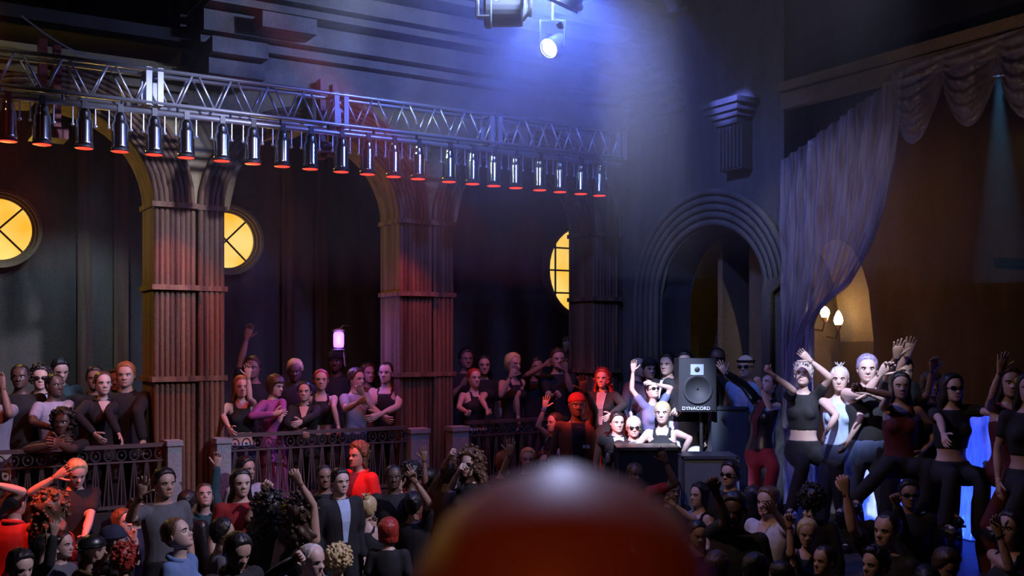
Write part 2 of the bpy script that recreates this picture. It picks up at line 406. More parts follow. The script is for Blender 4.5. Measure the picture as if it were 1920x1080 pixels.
# windows
def glass_mat():
    m = bpy.data.materials.new('lit_yellow_glass'); m.use_nodes = True; nt = m.node_tree; b = nt.nodes['Principled BSDF']; L = nt.links.new
    tc = nt.nodes.new('ShaderNodeTexCoord'); nz = nt.nodes.new('ShaderNodeTexNoise'); nz.inputs['Scale'].default_value = 2.2
    L(tc.outputs['Object'], nz.inputs['Vector'])
    cr = nt.nodes.new('ShaderNodeValToRGB')
    cr.color_ramp.elements[0].position = .35; cr.color_ramp.elements[0].color = (1, .5, .03, 1)
    cr.color_ramp.elements[1].position = .7; cr.color_ramp.elements[1].color = (1, .74, .2, 1)
    L(nz.outputs['Fac'], cr.inputs[0]); L(cr.outputs[0], b.inputs['Emission Color']); b.inputs['Emission Strength'].default_value = 1.0
    L(cr.outputs[0], b.inputs['Base Color']); return m
m_glass = glass_mat()
def round_window(n, s, z, r, x_bars, rim):
    T = -2.24
    def c(rr, a, t): return wp(s+rr*cos(a), t, z+rr*sin(a))
    N = 40
    m = M()
    for r0, r1, t0, t1 in ((r, r+.025, T+.03, T+.08), (r+.025, r+.055, T+.02, T+.13), (r+.055, r+.09, T, T+.18)):
        rings = [[c(r0, 2*pi*i/N, t0), c(r0, 2*pi*i/N, t1), c(r1, 2*pi*i/N, t1), c(r1, 2*pi*i/N, t0)] for i in range(N+1)]
        m.loft(rings, caps=False)
    o = struct('window_%d' % n, m, [m_yel], rim)
    g = M(); g.loft([[c(r+.01, 2*pi*i/N, T+.02) for i in range(N)], [c(r+.01, 2*pi*i/N, T+.035) for i in range(N)]])
    put('pane', g, m_glass, o)['label'] = 'glowing yellow glass'
    b = M()
    if x_bars == 'x':
        for a in (pi/4, 3*pi/4): b.tube([c(r, a, T+.045), c(r, a+pi, T+.045)], .012, 6)
    else:
        for q in (-.5, 0, .5): b.tube([c(sqrt(1-q*q)*r, 0, T+.045)+V((0, 0, q*r)), c(sqrt(1-q*q)*r, pi, T+.045)+V((0, 0, q*r))], .014, 6)
        for q in (-.8, -.25, .3): b.tube([wp(s+q*r, T+.045, z-r*sqrt(1-q*q)), wp(s+q*r, T+.045, z+r*sqrt(1-q*q))], .014, 6)
    put('window_bar', b, m_dark, o)
def wz(x, y, t): 
    p = wp(wall_s(x, t), t, 0); return hz(y, p.y)
round_window(1, wall_s(-3, -2.2), wz(-3, 430, -2.2), .335, 'x', 'round yellow window at the left edge')
round_window(2, wall_s(424, -2.2), wz(424, 451, -2.2), .335, 'x', 'round yellow window behind the nearest whole column')
round_window(3, wall_s(1096, -2.2), wz(1096, 509, -2.2), .66, 'grid', 'large yellow window half hidden by the far column')
# ---------------------------------------------------------------- railings and posts
m_iron = mat((.13, .1, .1), 'metal', .55, .6)
m_post = plaster((.3, .33, .35), (.42, .45, .46), 'pale_stone', (4, 4, 4))
RT = .12
def railing(x0, x1, label, zt):
    s0, s1 = wall_s(x0, RT), wall_s(x1, RT); zb = 1.42
    root = thing('balcony_railing', label, 'railing', wp((s0+s1)/2, RT, zb), group='iron railings of the gallery')
    base = root.location.copy()
    def loc(s, z, t=0): return wp(s, RT+t, z)-base
    m = M(); m.box(loc((s0+s1)/2, zt), (s1-s0, .07, .035), WA); put('top_rail', m, m_iron, root)
    m = M(); m.box(loc((s0+s1)/2, zb+.02), (s1-s0, .05, .03), WA); m.box(loc((s0+s1)/2, zt-.15), (s1-s0, .03, .016), WA); put('bottom_rail', m, m_iron, root)
    n = max(3, int(round((s1-s0)/.115))); st = (s1-s0)/n
    for k in range(n):
        s = s0+(k+.5)*st
        m = M(); m.tube([loc(s+.5*st*.72*cos(a), zt-.085+.05*sin(a)) for a in [2*pi*i/14 for i in range(14)]], .007, 5, closed=True)
        m.ball(loc(s, zt-.085), .014, 6, 4); put('scroll', m, m_iron, root)
        m = M()
        for q in (-.42, .0, .42): m.tube([loc(s+q*st*.9, zb+.03), loc(s+q*st*.15, zt-.15)], .0085, 5)
        put('baluster', m, m_iron, root)
railing(-70, 310, 'wrought iron railing left of the nearest whole column, two pale posts beyond', 2.01)
railing(430, 762, 'middle wrought iron railing under the women in black', 2.06)
railing(873, 1062, 'farthest wrought iron railing, behind the raised hands', 2.08)
for x0, x1, lb in ((309, 339, 'pale stone post left of the nearest whole column'), (401, 431, 'pale stone post right of the nearest whole column'),
                   (763, 800, 'reddish stone post left of the middle column'), (841, 874, 'grey stone post right of the middle column')):
    s0, s1 = wall_s(x0, RT), wall_s(x1, RT); m = M(); c = wp((s0+s1)/2, RT, 0)
    m.box(V((0, 0, 1.0)), (s1-s0-.02, .16, 2.0), WA); m.box(V((0, 0, 2.02)), (s1-s0, .19, .05), WA); m.box(V((0, 0, 1.45)), (s1-s0, .18, .04), WA)
    tag(put('stone_post', m, m_post, loc=c), lb, 'post', 'posts at the ends of the railings')

# ---------------------------------------------------------------- truss and its lamps
TT = .75
m_alu = mat((.66, .67, .72), 'metal', .42, .85)
m_chrome = mat((.72, .73, .78), 'metal', .14, 1.0)
m_dull = mat((.4, .41, .45), 'metal', .6, .8)
m_black = mat((.015, .015, .017), 'paint', .45)
def lineh(x, y):                                   # height on the truss line
    return hz(y, wp(wall_s(x, TT), TT, 0).y)
ts0, ts1 = wall_s(-60, TT), wall_s(1165, TT)
zTop = (lineh(0, 92)+lineh(640, 184)+lineh(1165, 243))/3; zBot = (lineh(0, 152)+lineh(640, 238)+lineh(1165, 298))/3; zPipe = (lineh(20, 178)+lineh(540, 242))/2
tr = thing('lighting_truss', 'long silver box truss carrying the row of red lamps', 'truss', wp((ts0+ts1)/2, TT, zBot)); tb = tr.location.copy()
def tl(s, t, z): return wp(s, TT+t, z)-tb
TD = -.2
for t in (0, TD):
    for z in (zTop, zBot):
        m = M(); m.tube([tl(ts0, t, z), tl(ts1, t, z)], .02, 10); put('chord', m, m_alu, tr, smooth=True)
joints = [wall_s(290, TT), wall_s(640, TT), wall_s(930, TT)]
segs = [ts0]+joints+[ts1]
for a, b in zip(segs[:-1], segs[1:]):
    n = max(2, int(round((b-a)/.34))); st = (b-a)/n
    for k in range(n):
        s = a+k*st
        for t in (0, TD):
            m = M(); m.tube([tl(s+.03, t, zTop), tl(s+st*.5, t, zBot)], .011, 7); put('brace', m, m_alu, tr, smooth=True)
            m = M(); m.tube([tl(s+st*.5+.03, t, zBot), tl(s+st-.02, t, zTop)], .011, 7); put('brace', m, m_alu, tr, smooth=True)
for s in joints+[ts1]:
    for q in (-.05, .05):
        m = M()
        for t in (0, TD): m.box(tl(s+q, t, (zTop+zBot)/2), (.05, .03, zTop-zBot+.04), WA)
        for z in (zTop, zBot): m.box(tl(s+q, TD/2, z), (.05, abs(TD), .03), WA)
        put('joint_frame', m, m_dull, tr)
m = M(); m.tube([tl(ts0, .0, zPipe), tl(ts1, .0, zPipe)], .026, 10); put('lamp_pipe', m, m_alu, tr, smooth=True)
for k in range(14):
    m = M(); s = ts0+(ts1-ts0)*(k+.5)/14; m.tube([tl(s, 0, zBot), tl(s, 0, zPipe)], .012, 6); put('hanger', m, m_black, tr)

m_lens = mat((1, .04, .022), 'glow', None, 0, 2.2)
xs = [14, 79, 158, 225, 289, 349, 416, 474, 529, 582, 640, 689, 738, 784, 842, 886, 926, 967, 1012, 1050, 1089, 1124]
zl = (lineh(14, 261)+lineh(640, 326)+lineh(1124, 367))/3
ordn = 'first second third fourth fifth sixth seventh eighth ninth tenth eleventh twelfth thirteenth fourteenth fifteenth sixteenth seventeenth eighteenth nineteenth twentieth twenty-first twenty-second'.split()
Lh = zPipe-zl                                        # lens to pipe
ang = math.atan2(DV.y, DV.x)
def lamp0():
    r = thing('par_lamp', '', 'stage lamp', (0, 0, 0), ang, 'chrome can lamps with red lenses along the truss')
    m = M(); R = .072
    prof = [(.012, .355), (.03, .352), (.046, .335), (.056, .305), (.058, .27), (.062, .262), (.066, .25), (R, .235), (R, .06), (R+.004, .05), (R+.004, .02)]
    m.lathe(prof, n=20); can = put('can', m, m_chrome, r, smooth=True)
    m = M(); m.lathe([(R+.007, .0), (R+.009, .01), (R+.006, .024)], n=20); put('rim', m, m_black, can, smooth=True)
    m = M(); m.lathe([(.02, -.004), (R, -.001), (R+.002, .006)], n=20); put('lens', m, m_lens, can, smooth=True)['label'] = 'glowing red lens'
    m = M(); m.tube([(-R-.02, 0, .2), (-R-.02, 0, Lh-.02), (R+.02, 0, Lh-.02), (R+.02, 0, .2)], .008, 6)
    m.ball((-R-.022, 0, .2), .016, 8, 5); m.ball((R+.022, 0, .2), .016, 8, 5); put('yoke', m, m_alu, r)
    m = M(); m.box((0, 0, Lh+.0), (.045, .07, .07)); put('clamp', m, m_black, r)
    m = M(); m.tube([(.0, .02, .35), (.03, .05, .40), (.02, .06, Lh)], .006, 5); put('cord', m, m_black, r)
    return r
L0 = lamp0()
for k, x in enumerate(xs):
    lab = 'chrome can lamp with red lens, %s along the truss from the left' % ordn[k]
    loc = wp(wall_s(x, TT), TT, zl)
    if k == 0: L0.location = loc; L0['label'] = lab
    else: dup(L0, loc, None, lab)

# slack cable above the truss
m = M(); pts = []
for k in range(13):
    q = k/12; p = W(40, 30, 9.0).lerp(W(250, 116, 9.6), q); p.z -= .12*sin(pi*q); pts.append(p)
m.tube(pts, .008, 5); tag(put('cable', m, mat((.3, .3, .33), 'paint', .4)), 'thin grey cable sagging above the left end of the truss', 'cable')
# dark red post rising behind the truss
for x, y0, y1, lb in ((90, 75, 200, 'dark red iron post behind the left end of the truss'), (612, 150, 235, 'dark red iron post behind the middle of the truss')):
    s = wall_s(x, .25); c = wp(s, .25, 0); z1, z0 = hz(y0, c.y), hz(y1, c.y)-.35
    m = M(); m.box(V((-.05, 0, (z0+z1)/2)), (.07, .12, z1-z0), WA); m.box(V((.07, .02, (z0+z1)/2)), (.06, .1, z1-z0-.1), WA); m.box(V((0, 0, z0+.1)), (.3, .3, .1), WA)
    tag(put('iron_post', m, mat((.2, .03, .03), 'paint'), loc=c), lb, 'post', 'dark red posts behind the truss')

# ---------------------------------------------------------------- roof lamps
m_lit = mat((.75, .85, 1), 'glow', None, 0, 14)
m_grey = mat((.3, .32, .36), 'metal', .35, .7)
def roof_lamp(label, p, to, sc_=1.0, big=False, glow=True):
    r = thing('spot_lamp', label, 'spotlight', p)
    R = (V(to)-V(p)).to_track_quat('-Z', 'Y').to_matrix()
    m = M(); m.lathe([(.05, .2), (.09, .18), (.1, .02), (.1, -.04), (.115, -.1), (.12, -.1), (.1, -.06), (.03, -.05)], R=R*1.0, n=18); 
    for i, q in enumerate(m.v): m.v[i] = tuple(V(q)*sc_)
    put('housing', m, m_grey, r, smooth=True)
    m = M(); m.lathe([(.02, -.066), (.09, -.064), (.092, -.055)], R=R, n=18)
    for i, q in enumerate(m.v): m.v[i] = tuple(V(q)*sc_)
    put('lens', m, m_lit if glow else m_chrome, r)['label'] = 'bright lens'
    m = M(); m.tube([(-.13*sc_, 0, 0), (-.14*sc_, 0, .28*sc_), (.14*sc_, 0, .28*sc_), (.13*sc_, 0, 0)], .012, 6); m.tube([(0, 0, .28*sc_), (0, 0, 9.0-p[2])], .014, 6); put('yoke', m, m_grey, r)
    return r
roof_lamp('small bright spotlight hanging below the roof rig, centre top', W(1036, 86, 9.2), W(700, 300, 7.5), .8)
roof_lamp('spotlight in the roof throwing the violet beam', W(1262, -2, 9.8), W(1420, 330, 11), .9)
roof_lamp('teal spotlight behind the draped swag, upper right', W(1872, 132, 10.3), W(1880, 620, 10.6), .55)
# moving light rig: a framed drum lamp with a bar and clamps
p = W(945, 12, 8.8)
r = thing('roof_rig', 'pale caged lamp rig hanging from the roof, centre top', 'lamp rig', p)
m = M(); R = Matrix.Rotation(radians(90), 3, 'Y') @ Matrix.Rotation(0, 3, 'X')
m.lathe([(.02, .19), (.13, .185), (.165, .16), (.17, .14), (.17, -.1), (.185, -.11), (.185, -.15), (.16, -.17), (.13, -.17), (.02, -.175)], n=28, R=R); put('drum', m, mat((.5, .54, .62), 'paint', .35), r, smooth=False)
for a, b in (((-.22, -.2, -.15), (-.22, -.2, .3)), ((.22, -.2, -.15), (.22, -.2, .3)), ((-.22, -.2, -.15), (-.12, -.2, -.15)), ((.22, -.2, -.1), (.16, -.2, -.18))): 
    m = M(); m.tube([a, b], .016, 6); put('cage_bar', m, mat((.8, .82, .9), 'paint', .4), r)
m = M()
for q in ((-.05, -.3, .08), (.02, -.3, .02), (-.06, -.3, -.03), (.06, -.3, .05)): m.ball(q, .016, 8, 5)
put('bulb', m, m_lit, r)
m = M(); m.box((.42, -.05, .08), (.5, .1, .09), (V((.9, 0, -.42)), V((0, 1, 0)), V((.42, 0, .9)))); m.box((.42, -.05, .2), (.04, .04, .3)); put('bar', m, mat((.7, .75, .8), 'paint', .4), r)
m = M()
for q in ((.64, -.1, -.04), (.47, -.12, -.2)): m.ball(q, .03, 8, 6)
put('clamp', m, mat((.85, .85, .9), 'paint', .3), r)
m = M(); m.tube([(0, 0, .2), (0, 0, 9.0-p[2])], .02, 6); put('hanger', m, m_black, r)

# violet tube lamp on the gallery
c = W(635, 637, 11.6); r = thing('wall_lamp', 'small violet glowing lamp above the middle gallery', 'lamp', c)
m = M(); m.lathe([(.02, -.09), (.055, -.085), (.06, -.05), (.06, .06), (.05, .085), (.02, .09)], n=14); put('glass', m, mat((.34, .14, 1), 'glow', None, 0, 2.8), r, smooth=True)['label'] = 'violet glass'
m = M(); m.lathe([(.07, -.1), (.07, -.115), (.02, -.13)], n=14); m.lathe([(.07, .09), (.065, .11), (.02, .13)], n=14); m.tube([(.05, 0, -.1), (.07, .02, -.3)], .008, 5)
m.tube([(0, .03, .11), (0, .3, .16), (0, .9, .16)], .01, 5); put('bracket', m, mat((.3, .25, .2), 'metal', .4, .6), r)

# wall sconces in the small arch
m_bulb = mat((1, .82, .55), 'glow', None, 0, 14)
for x, y, lb in ((1547, 586, 'left warm globe lamp in the small arch'), (1572, 600, 'right warm flame lamp in the small arch')):
    c = W(x, y, 12.55); r = thing('sconce', lb, 'wall lamp', c, group='warm wall lamps in the small arch')
    m = M(); m.lathe([(.01, -.06), (.04, -.055), (.056, -.01), (.05, .03), (.025, .06 if x < 1560 else .09), (.006, .075 if x < 1560 else .115)], n=14); put('bulb', m, m_bulb, r, smooth=True)
    m = M(); m.lathe([(.02, -.12), (.03, -.1), (.045, -.06), (.03, -.055)], n=10); m.tube([(0, 0, -.1), (0, .1, -.22), (0, .45, -.2)], .012, 6); put('bracket', m, mat((.2, .12, .06), 'metal', .4, .7), r)

# ---------------------------------------------------------------- loudspeaker, cases
z = 11.15; c = W(1308, 772, z)
r = thing('loudspeaker', 'black loudspeaker cabinet raised on a pole, pale horn square above the cone', 'loudspeaker', c)
k = z/F; wd, hh = 70*k, 100*k
m = M(); m.box((0, .17, hh/2), (wd, .34, hh)); m.box((0, .0, hh/2), (wd-.03, .02, hh-.03)); cab = put('cabinet', m, mat((.018, .021, .028), 'paint', .55), r)
m = M(); m.box((-.01, -.015, hh-.12), (.14, .03, .115)); horn = put('horn', m, mat((.3, .38, .5), 'paint', .4), r); horn['label'] = 'pale blue horn square'
m = M(); m.lathe([(.005, .0), (.012, .0), (.03, -.004)], c=(-.01, -.035, hh-.12), R=Matrix.Rotation(pi/2, 3, 'X'), n=12); put('horn_throat', m, m_black, horn)
m = M(); m.lathe([(.16, .0), (.16, .012), (.145, .014), (.13, .0), (.06, -.03), (.045, -.03), (.04, -.01), (.01, .0)], c=(0, -.012, hh*.42), R=Matrix.Rotation(pi/2, 3, 'X'), n=28); put('woofer', m, mat((.022, .025, .03), 'paint', .7), r, smooth=True)
cu = bpy.data.curves.new('lettering', 'FONT'); cu.body = 'DYNACORD'; cu.size = .052; cu.extrude = .002; cu.space_character = 1.05
o = bpy.data.objects.new('lettering', cu); C.objects.link(o)
bpy.context.view_layer.update()
me = bpy.data.meshes.new_from_object(o.evaluated_get(bpy.context.evaluated_depsgraph_get())); bpy.data.objects.remove(o)
me.materials.clear(); me.materials.append(mat((.75, .8, .85), 'paint', .5))
o = bpy.data.objects.new('lettering', me); C.objects.link(o); o.parent = cab; o.rotation_euler = (pi/2, 0, 0); o.location = (-wd/2+.03, -.014, .02)
r = thing('speaker_stand', 'black pole stand under the loudspeaker', 'stand', W(1315, 772, z+.17)*1.0)
r.location.z = STEP
h = c.z-STEP
m = M(); m.tube([(0, 0, .02), (0, 0, h+.0)], .02, 8); put('pole', m, m_black, r)
m = M(); m.tube([(0, 0, h*.55), (0, 0, h*.62)], .03, 8); put('collar', m, m_black, r)
for a in (.3, 2.4, 4.5):
    m = M(); m.tube([(0, 0, .45), (.2*cos(a), .2*sin(a), .015)], .013, 6); put('leg', m, m_black, r)
def case(name, x0, x1, y0, z, dpt, col, label, bot, rim=None, cat='case'):
    a, b = W(x0, y0, z), W(x1, y0, z); h = a.z-bot; wd = b.x-a.x
    r = thing(name, label, cat, ((a.x+b.x)/2, z, bot))
    m = M(); m.box((0, dpt/2, h/2), (wd, dpt, h)); 
    put('body', m, mat(col, 'paint', .55), r)
    m = M()
    for q in (.012, h-.012): 
        m.box((0, -.004, q), (wd+.01, .02, .026)); 
    for q in (-wd/2, wd/2): m.box((q, -.004, h/2), (.026, .02, h))
    m.box((0, dpt/2, h), (wd+.012, dpt+.012, .014)); put('edge_trim', m, mat(rim or (.16, .15, .11), 'metal', .4, .5), r)
    m = M(); m.tube([(-.1, 0, h*.45), (-.1, -.035, h*.45), (.1, -.035, h*.45), (.1, 0, h*.45)], .009, 6); put('handle', m, m_black, r)
    return r
case('flight_case', 1158, 1275, 840, 10.7, .42, (.02, .022, .026), 'black flight case with dark trim in front of the seated group', STEP)
case('equipment_case', 1279, 1383, 856, 10.45, .42, (.32, .4, .4), 'grey-green equipment case with a handle beneath the speaker', STEP, (.25, .3, .3))
case('equipment_case', 1336, 1402, 764, 11.3, .3, (.07, .09, .12), 'dark blue-grey cabinet to the right of the loudspeaker', STG, (.1, .12, .15))

# ---------------------------------------------------------------- plastic drapes on the stage opening
m_pl = plastic('clear_plastic', (.5, .42, .5), .2)
def sheet(root, name, top, bot, nu=90, nv=30, amp=.05, fr=22, sag=0.0, mid=None, th=.006, seed=0, mt=None):
    """hanging sheet between two polylines, with folds running down it, given a thin body"""
    def along(pl, q):
        n = len(pl)-1; k = min(int(q*n), n-1); return pl[k].lerp(pl[k+1], q*n-k)
    g = []
    for j in range(nv+1):
        row = []
        for i in range(nu+1):
            u = i/nu; v = j/nv
            a, b = along(top, u), along(bot, u)
            p = a.lerp(b, v) if mid is None else (a*(1-v)**2 + along(mid, u)*2*v*(1-v) + b*v*v)
            ph = fr*2*pi*u + 1.3*sin(5*u+seed) + .5*sin(3*v+u*9)
            off = amp*(.6*sin(ph)+.4*sin(2.3*ph+seed))*(.45+.75*v) + .012*sin(31*v+17*u)
            row.append(p - DV*off)
        g.append(row)
    m = M(); n = nu+1
    vs = [p for r in g for p in r]; vs2 = [p+DV*th for r in g for p in r]; N = len(vs)
    fs = [(j*n+i, j*n+i+1, (j+1)*n+i+1, (j+1)*n+i) for j in range(nv) for i in range(nu)]
    m.add([q-root.location for q in vs+vs2], fs+[tuple(N+i for i in reversed(f)) for f in fs])
    return put(name, m, mt or m_pl, root, smooth=True, recalc=False)
def E(x, y, t=.14):
    p = ep(end_u(x, t), t, 0); return V((p.x, p.y, hz(y, p.y)))
r = thing('plastic_drape', 'clear plastic curtain swept from the stage rail down to the left side', 'curtain', E(1500, 930))
LE = [(1466, 302), (1465, 420), (1466, 560), (1468, 700), (1472, 840), (1470, 945)]
RE = [(1692, 134), (1686, 210), (1672, 310), (1655, 395), (1628, 465), (1596, 520), (1541, 566), (1523, 610), (1521, 680), (1524, 780), (1532, 860), (1538, 945)]
def pick(pl, v):
    n = len(pl)-1; k = min(int(v*n), n-1); q = v*n-k; return (lerp_(pl[k][0], pl[k+1][0], q), lerp_(pl[k][1], pl[k+1][1], q))
def lerp_(a, b, t): return a+(b-a)*t
def drape(name, L_, R_, nu, nv, fr, amp, seed, tb=.14):
    g = []
    for j in range(nv+1):
        v = j/nv; a, b = pick(L_, v), pick(R_, v); row = []
        for i in range(nu+1):
            u = i/nu; p = E(lerp_(a[0], b[0], u), lerp_(a[1], b[1], u)+18*sin(pi*u)*sin(pi*min(1, v*1.6)), tb)
            ph = fr*2*pi*(u+.02*sin(4*v+9*u+seed))
            row.append(p - DV*(amp*(.6*sin(ph)+.4*sin(2.3*ph+seed)) + .01*sin(37*v+23*u+seed)))
        g.append(row)
    m = M(); n = nu+1; vs = [p-r.location for q in g for p in q]; N = len(vs)
    fs = [(j*n+i, j*n+i+1, (j+1)*n+i+1, (j+1)*n+i) for j in range(nv) for i in range(nu)]
    m.add(vs+[p+DV*.006 for p in vs], fs+[tuple(N+i for i in reversed(f)) for f in fs])
    return put(name, m, m_pl, r, smooth=True, recalc=False)
drape('panel', LE, RE, 110, 70, 13, .035, 0)
drape('panel', [(q[0]-34*(1-k/11), q[1]+22*(1-k/11)) for k, q in enumerate(RE)], RE, 16, 60, 2, .03, 2, .2)
def swag(label, x0, y0, x1, y1, dep, seed):
    r = thing('plastic_swag', label, 'curtain', E((x0+x1)/2, (y0+y1)/2), group='swags of clear plastic along the stage rail')
    n = 24
    top = [E(x0+(x1-x0)*i/n, y0+(y1-y0)*i/n) for i in range(n+1)]
    bot = [E(x0+(x1-x0)*i/n, y0+(y1-y0)*i/n + dep*(sin(pi*(.04+.92*i/n))**.7)) for i in range(n+1)]
    g = M(); rows = []
    for j in range(29):
        v = j/28; row = []
        for i in range(n*2+1):
            u = i/(2*n); k = min(int(u*n), n-1); a = top[k].lerp(top[k+1], u*n-k); b = bot[k].lerp(bot[k+1], u*n-k)
            bulge = .12*sin(pi*u)*sin(pi*v*.9)
            row.append(a.lerp(b, v) - DV*(bulge + .028*sin(v*38+seed+2*sin(3*u))*sin(pi*u)**.5) - r.location)
        rows.append(row)
    n2 = 2*n+1; vs = [p for q in rows for p in q]; N = len(vs)
    fs = [(j*n2+i, j*n2+i+1, (j+1)*n2+i+1, (j+1)*n2+i) for j in range(28) for i in range(n2-1)]
    g.add(vs+[p+DV*.006 for p in vs], fs+[tuple(N+i for i in reversed(f)) for f in fs])
    put('fold', g, m_pl, r, smooth=True, recalc=False)
swag('small plastic swag beside the swept curtain', 1672, 140, 1772, 100, 150, 0)
swag('wide plastic swag to the right of the small one', 1764, 104, 1882, 66, 152, 1)
swag('plastic swag cut by the right edge', 1868, 70, 1990, 22, 175, 2)
m_pl2 = plastic('blue_lit_plastic', (.8, .85, 1), .75)
r = thing('plastic_backdrop', 'low plastic sheet hung behind the dancers, glowing blue between their legs', 'curtain', ep(4.6, -1.1, STG))
def B(u, z): return ep(u, -1.1, z)
sheet(r, 'panel', [B(2.7, 2.2), B(4.2, 2.3), B(6.2, 2.35)], [B(2.7, 1.06), B(4.2, 1.06), B(6.2, 1.06)], amp=.05, fr=9, nu=120, nv=14, mt=m_pl2)
m = M(); m.tube([B(2.7, 2.32)-r.location, B(6.2, 2.38)-r.location], .015, 6); put('rail', m, m_grey, r)
for u in (2.7, 4.4, 6.2):
    m = M(); m.tube([B(u, STG)-r.location, B(u, 2.36)-r.location], .015, 6); put('post', m, m_grey, r)

# ---------------------------------------------------------------- haze
def smoke(name, m, dens, label, col=(.9, .93, 1), smooth=False):
    hm = bpy.data.materials.new(name); hm.use_nodes = True; nt = hm.node_tree; nt.nodes.clear()
    out = nt.nodes.new('ShaderNodeOutputMaterial'); v = nt.nodes.new('ShaderNodeVolumeScatter')
    v.inputs['Color'].default_value = tuple(col)+(1,); v.inputs['Density'].default_value = dens; v.inputs['Anisotropy'].default_value = .2
    nt.links.new(v.outputs[0], out.inputs['Volume'])
    o = put(name, m, hm, smooth=smooth); o['kind'] = 'stuff'; tag(o, label, 'haze'); return o
m = M(); m.box((1.2, 9.4, 6.1), (12, 6.4, 5.0)); smoke('haze', m, .0065, 'thin blue haze filling the hall')
m = M(); m.ball((0, 0, 0), (2.3, 2.0, 2.4), 32, 24)
o = smoke('haze', m, .5, 'thicker blue smoke glowing under the roof rig', smooth=True); o.location = W(985, 40, 8.9)
nt = o.data.materials[0].node_tree; vn = [q for q in nt.nodes if q.bl_idname == 'ShaderNodeVolumeScatter'][0]
tc = nt.nodes.new('ShaderNodeTexCoord'); mp = nt.nodes.new('ShaderNodeMapping'); mp.inputs['Scale'].default_value = (1/2.3, 1/2.0, 1/2.4)
gr = nt.nodes.new('ShaderNodeTexGradient'); gr.gradient_type = 'QUADRATIC_SPHERE'; ml = nt.nodes.new('ShaderNodeMath'); ml.operation = 'MULTIPLY'; ml.inputs[1].default_value = .5
nt.links.new(tc.outputs['Object'], mp.inputs[0]); nt.links.new(mp.outputs[0], gr.inputs[0]); nt.links.new(gr.outputs['Fac'], ml.inputs[0]); nt.links.new(ml.outputs[0], vn.inputs['Density'])
cy.volume_step_rate = 1.5
# ---------------------------------------------------------------- people
random.seed(7)
def lerp(a, b, t): return a+(b-a)*t
def interp(tab, x):
    if x <= tab[0][0]: return tab[0][1:]
    for a, b in zip(tab[:-1], tab[1:]):
        if x <= b[0]:
            t = (x-a[0])/(b[0]-a[0]); return tuple(lerp(p, q, t) for p, q in zip(a[1:], b[1:]))
    return tab[-1][1:]
def sst(x): x = max(0, min(1, x)); return x*x*(3-2*x)
HEADT = [(0, .10, .30, .02), (.04, .19, .385, .08), (.10, .24, .405, .15), (.18, .278, .40, .24), (.26, .302, .405, .31), (.36, .322, .40, .37),
         (.46, .332, .392, .42), (.55, .338, .402, .445), (.66, .342, .398, .455), (.78, .32, .35, .43), (.88, .262, .275, .35), (.95, .178, .18, .24), (1.0, .03, .03, .04)]
TT_H = [0, .03, .06, .10, .14, .165, .185, .2, .215, .235, .26, .29, .325, .36, .39, .42, .46, .5, .54, .575, .61, .66, .72, .78, .83, .88, .92, .955, .98, 1.0]
TH_N = 34
TH = []
for i in range(TH_N):
    s = -1+2*i/TH_N; TH.append(pi*(.5*s+.5*s**3))
def gs(x, w): return math.exp(-(x/w)**2)
def head_pt(t, th, face=True):
    w, yf, yb = interp(HEADT, t)
    c = cos(th); p = .86
    x = w*math.copysign(abs(sin(th))**p, sin(th)); y = -yf*c**1.0 if c > 0 else -yb*c
    if face and c > 0:
        b = 0
        nz = gs(th, .14)*(sst((.53-t)/.16)*sst((t-.315)/.03))
        b += .125*nz + .03*gs(abs(th)-.17, .1)*gs(t-.345, .03)
        b -= .055*gs(abs(th)-.42, .2)*gs(t-.495, .042)
        b += .022*gs(abs(th)-.38, .35)*gs(t-.57, .03)
        b += .03*gs(th, .3)*(gs(t-.222, .018)+1.1*gs(t-.175, .018)) - .012*gs(th, .34)*gs(t-.199, .009)
        b += .03*gs(th, .3)*gs(t-.075, .05) - .015*gs(th, .4)*gs(t-.13, .02)
        b += .014*gs(abs(th)-.75, .25)*gs(t-.38, .07)
        y -= b
    return V((x, y, t))
def head_mesh(m, X, female):
    """X maps unit head space to person space; material slots 0 skin, 1 lips, 2 eye white, 3 dark, 4 brow"""
    n = TH_N; o = len(m.v)
    rows = [[head_pt(t, th) for th in TH] for t in TT_H]
    for r in rows:
        for p in r:
            if female: p.x *= .94
            m.v.append(tuple(X @ p))
    for k in range(len(TT_H)-1):
        for i in range(n):
            j = (i+1) % n
            t = (TT_H[k]+TT_H[k+1])/2; th = (TH[i]+(TH[j] if j else pi))/2
            mi = 1 if (.165 <= t <= .236 and abs(th) < .30-.9*abs(t-.2)) else 0
            m.f.append((o+k*n+i, o+k*n+j, o+(k+1)*n+j, o+(k+1)*n+i)); m.m.append(mi)
    m.f.append(tuple(o+i for i in range(n-1, -1, -1))); m.m.append(0)
    m.f.append(tuple(o+(len(TT_H)-1)*n+i for i in range(n))); m.m.append(0)
    s = X.to_scale().x; R3 = X.to_3x3()
    for q in (-1, 1):
        m.ball(X @ V((q*.135, -.322, .497)), .056*s, 8, 6, 2)
        m.ball(X @ V((q*.132, -.372, .497)), .026*s, 7, 5, 3)
        m.tube([X @ (head_pt(tt, q*a)+V((0, -.012, 0))) for a, tt in ((.16, .562), (.34, .583), (.55, .578), (.72, .552))], [.013*s, .017*s, .015*s, .006*s], 5, 4)
        m.ball(X @ V((q*.345, .03, .46)), 1, 8, 6, 0, R=R3 @ Matrix.Rotation(q*.35, 3, 'Z') @ Matrix.Diagonal((.028, .075, .125)))
HAIRL = [(0, .865), (.5, .85), (.85, .76), (1.15, .60), (1.4, .47), (1.75, .40), (2.1, .25), (3.2, .12)]
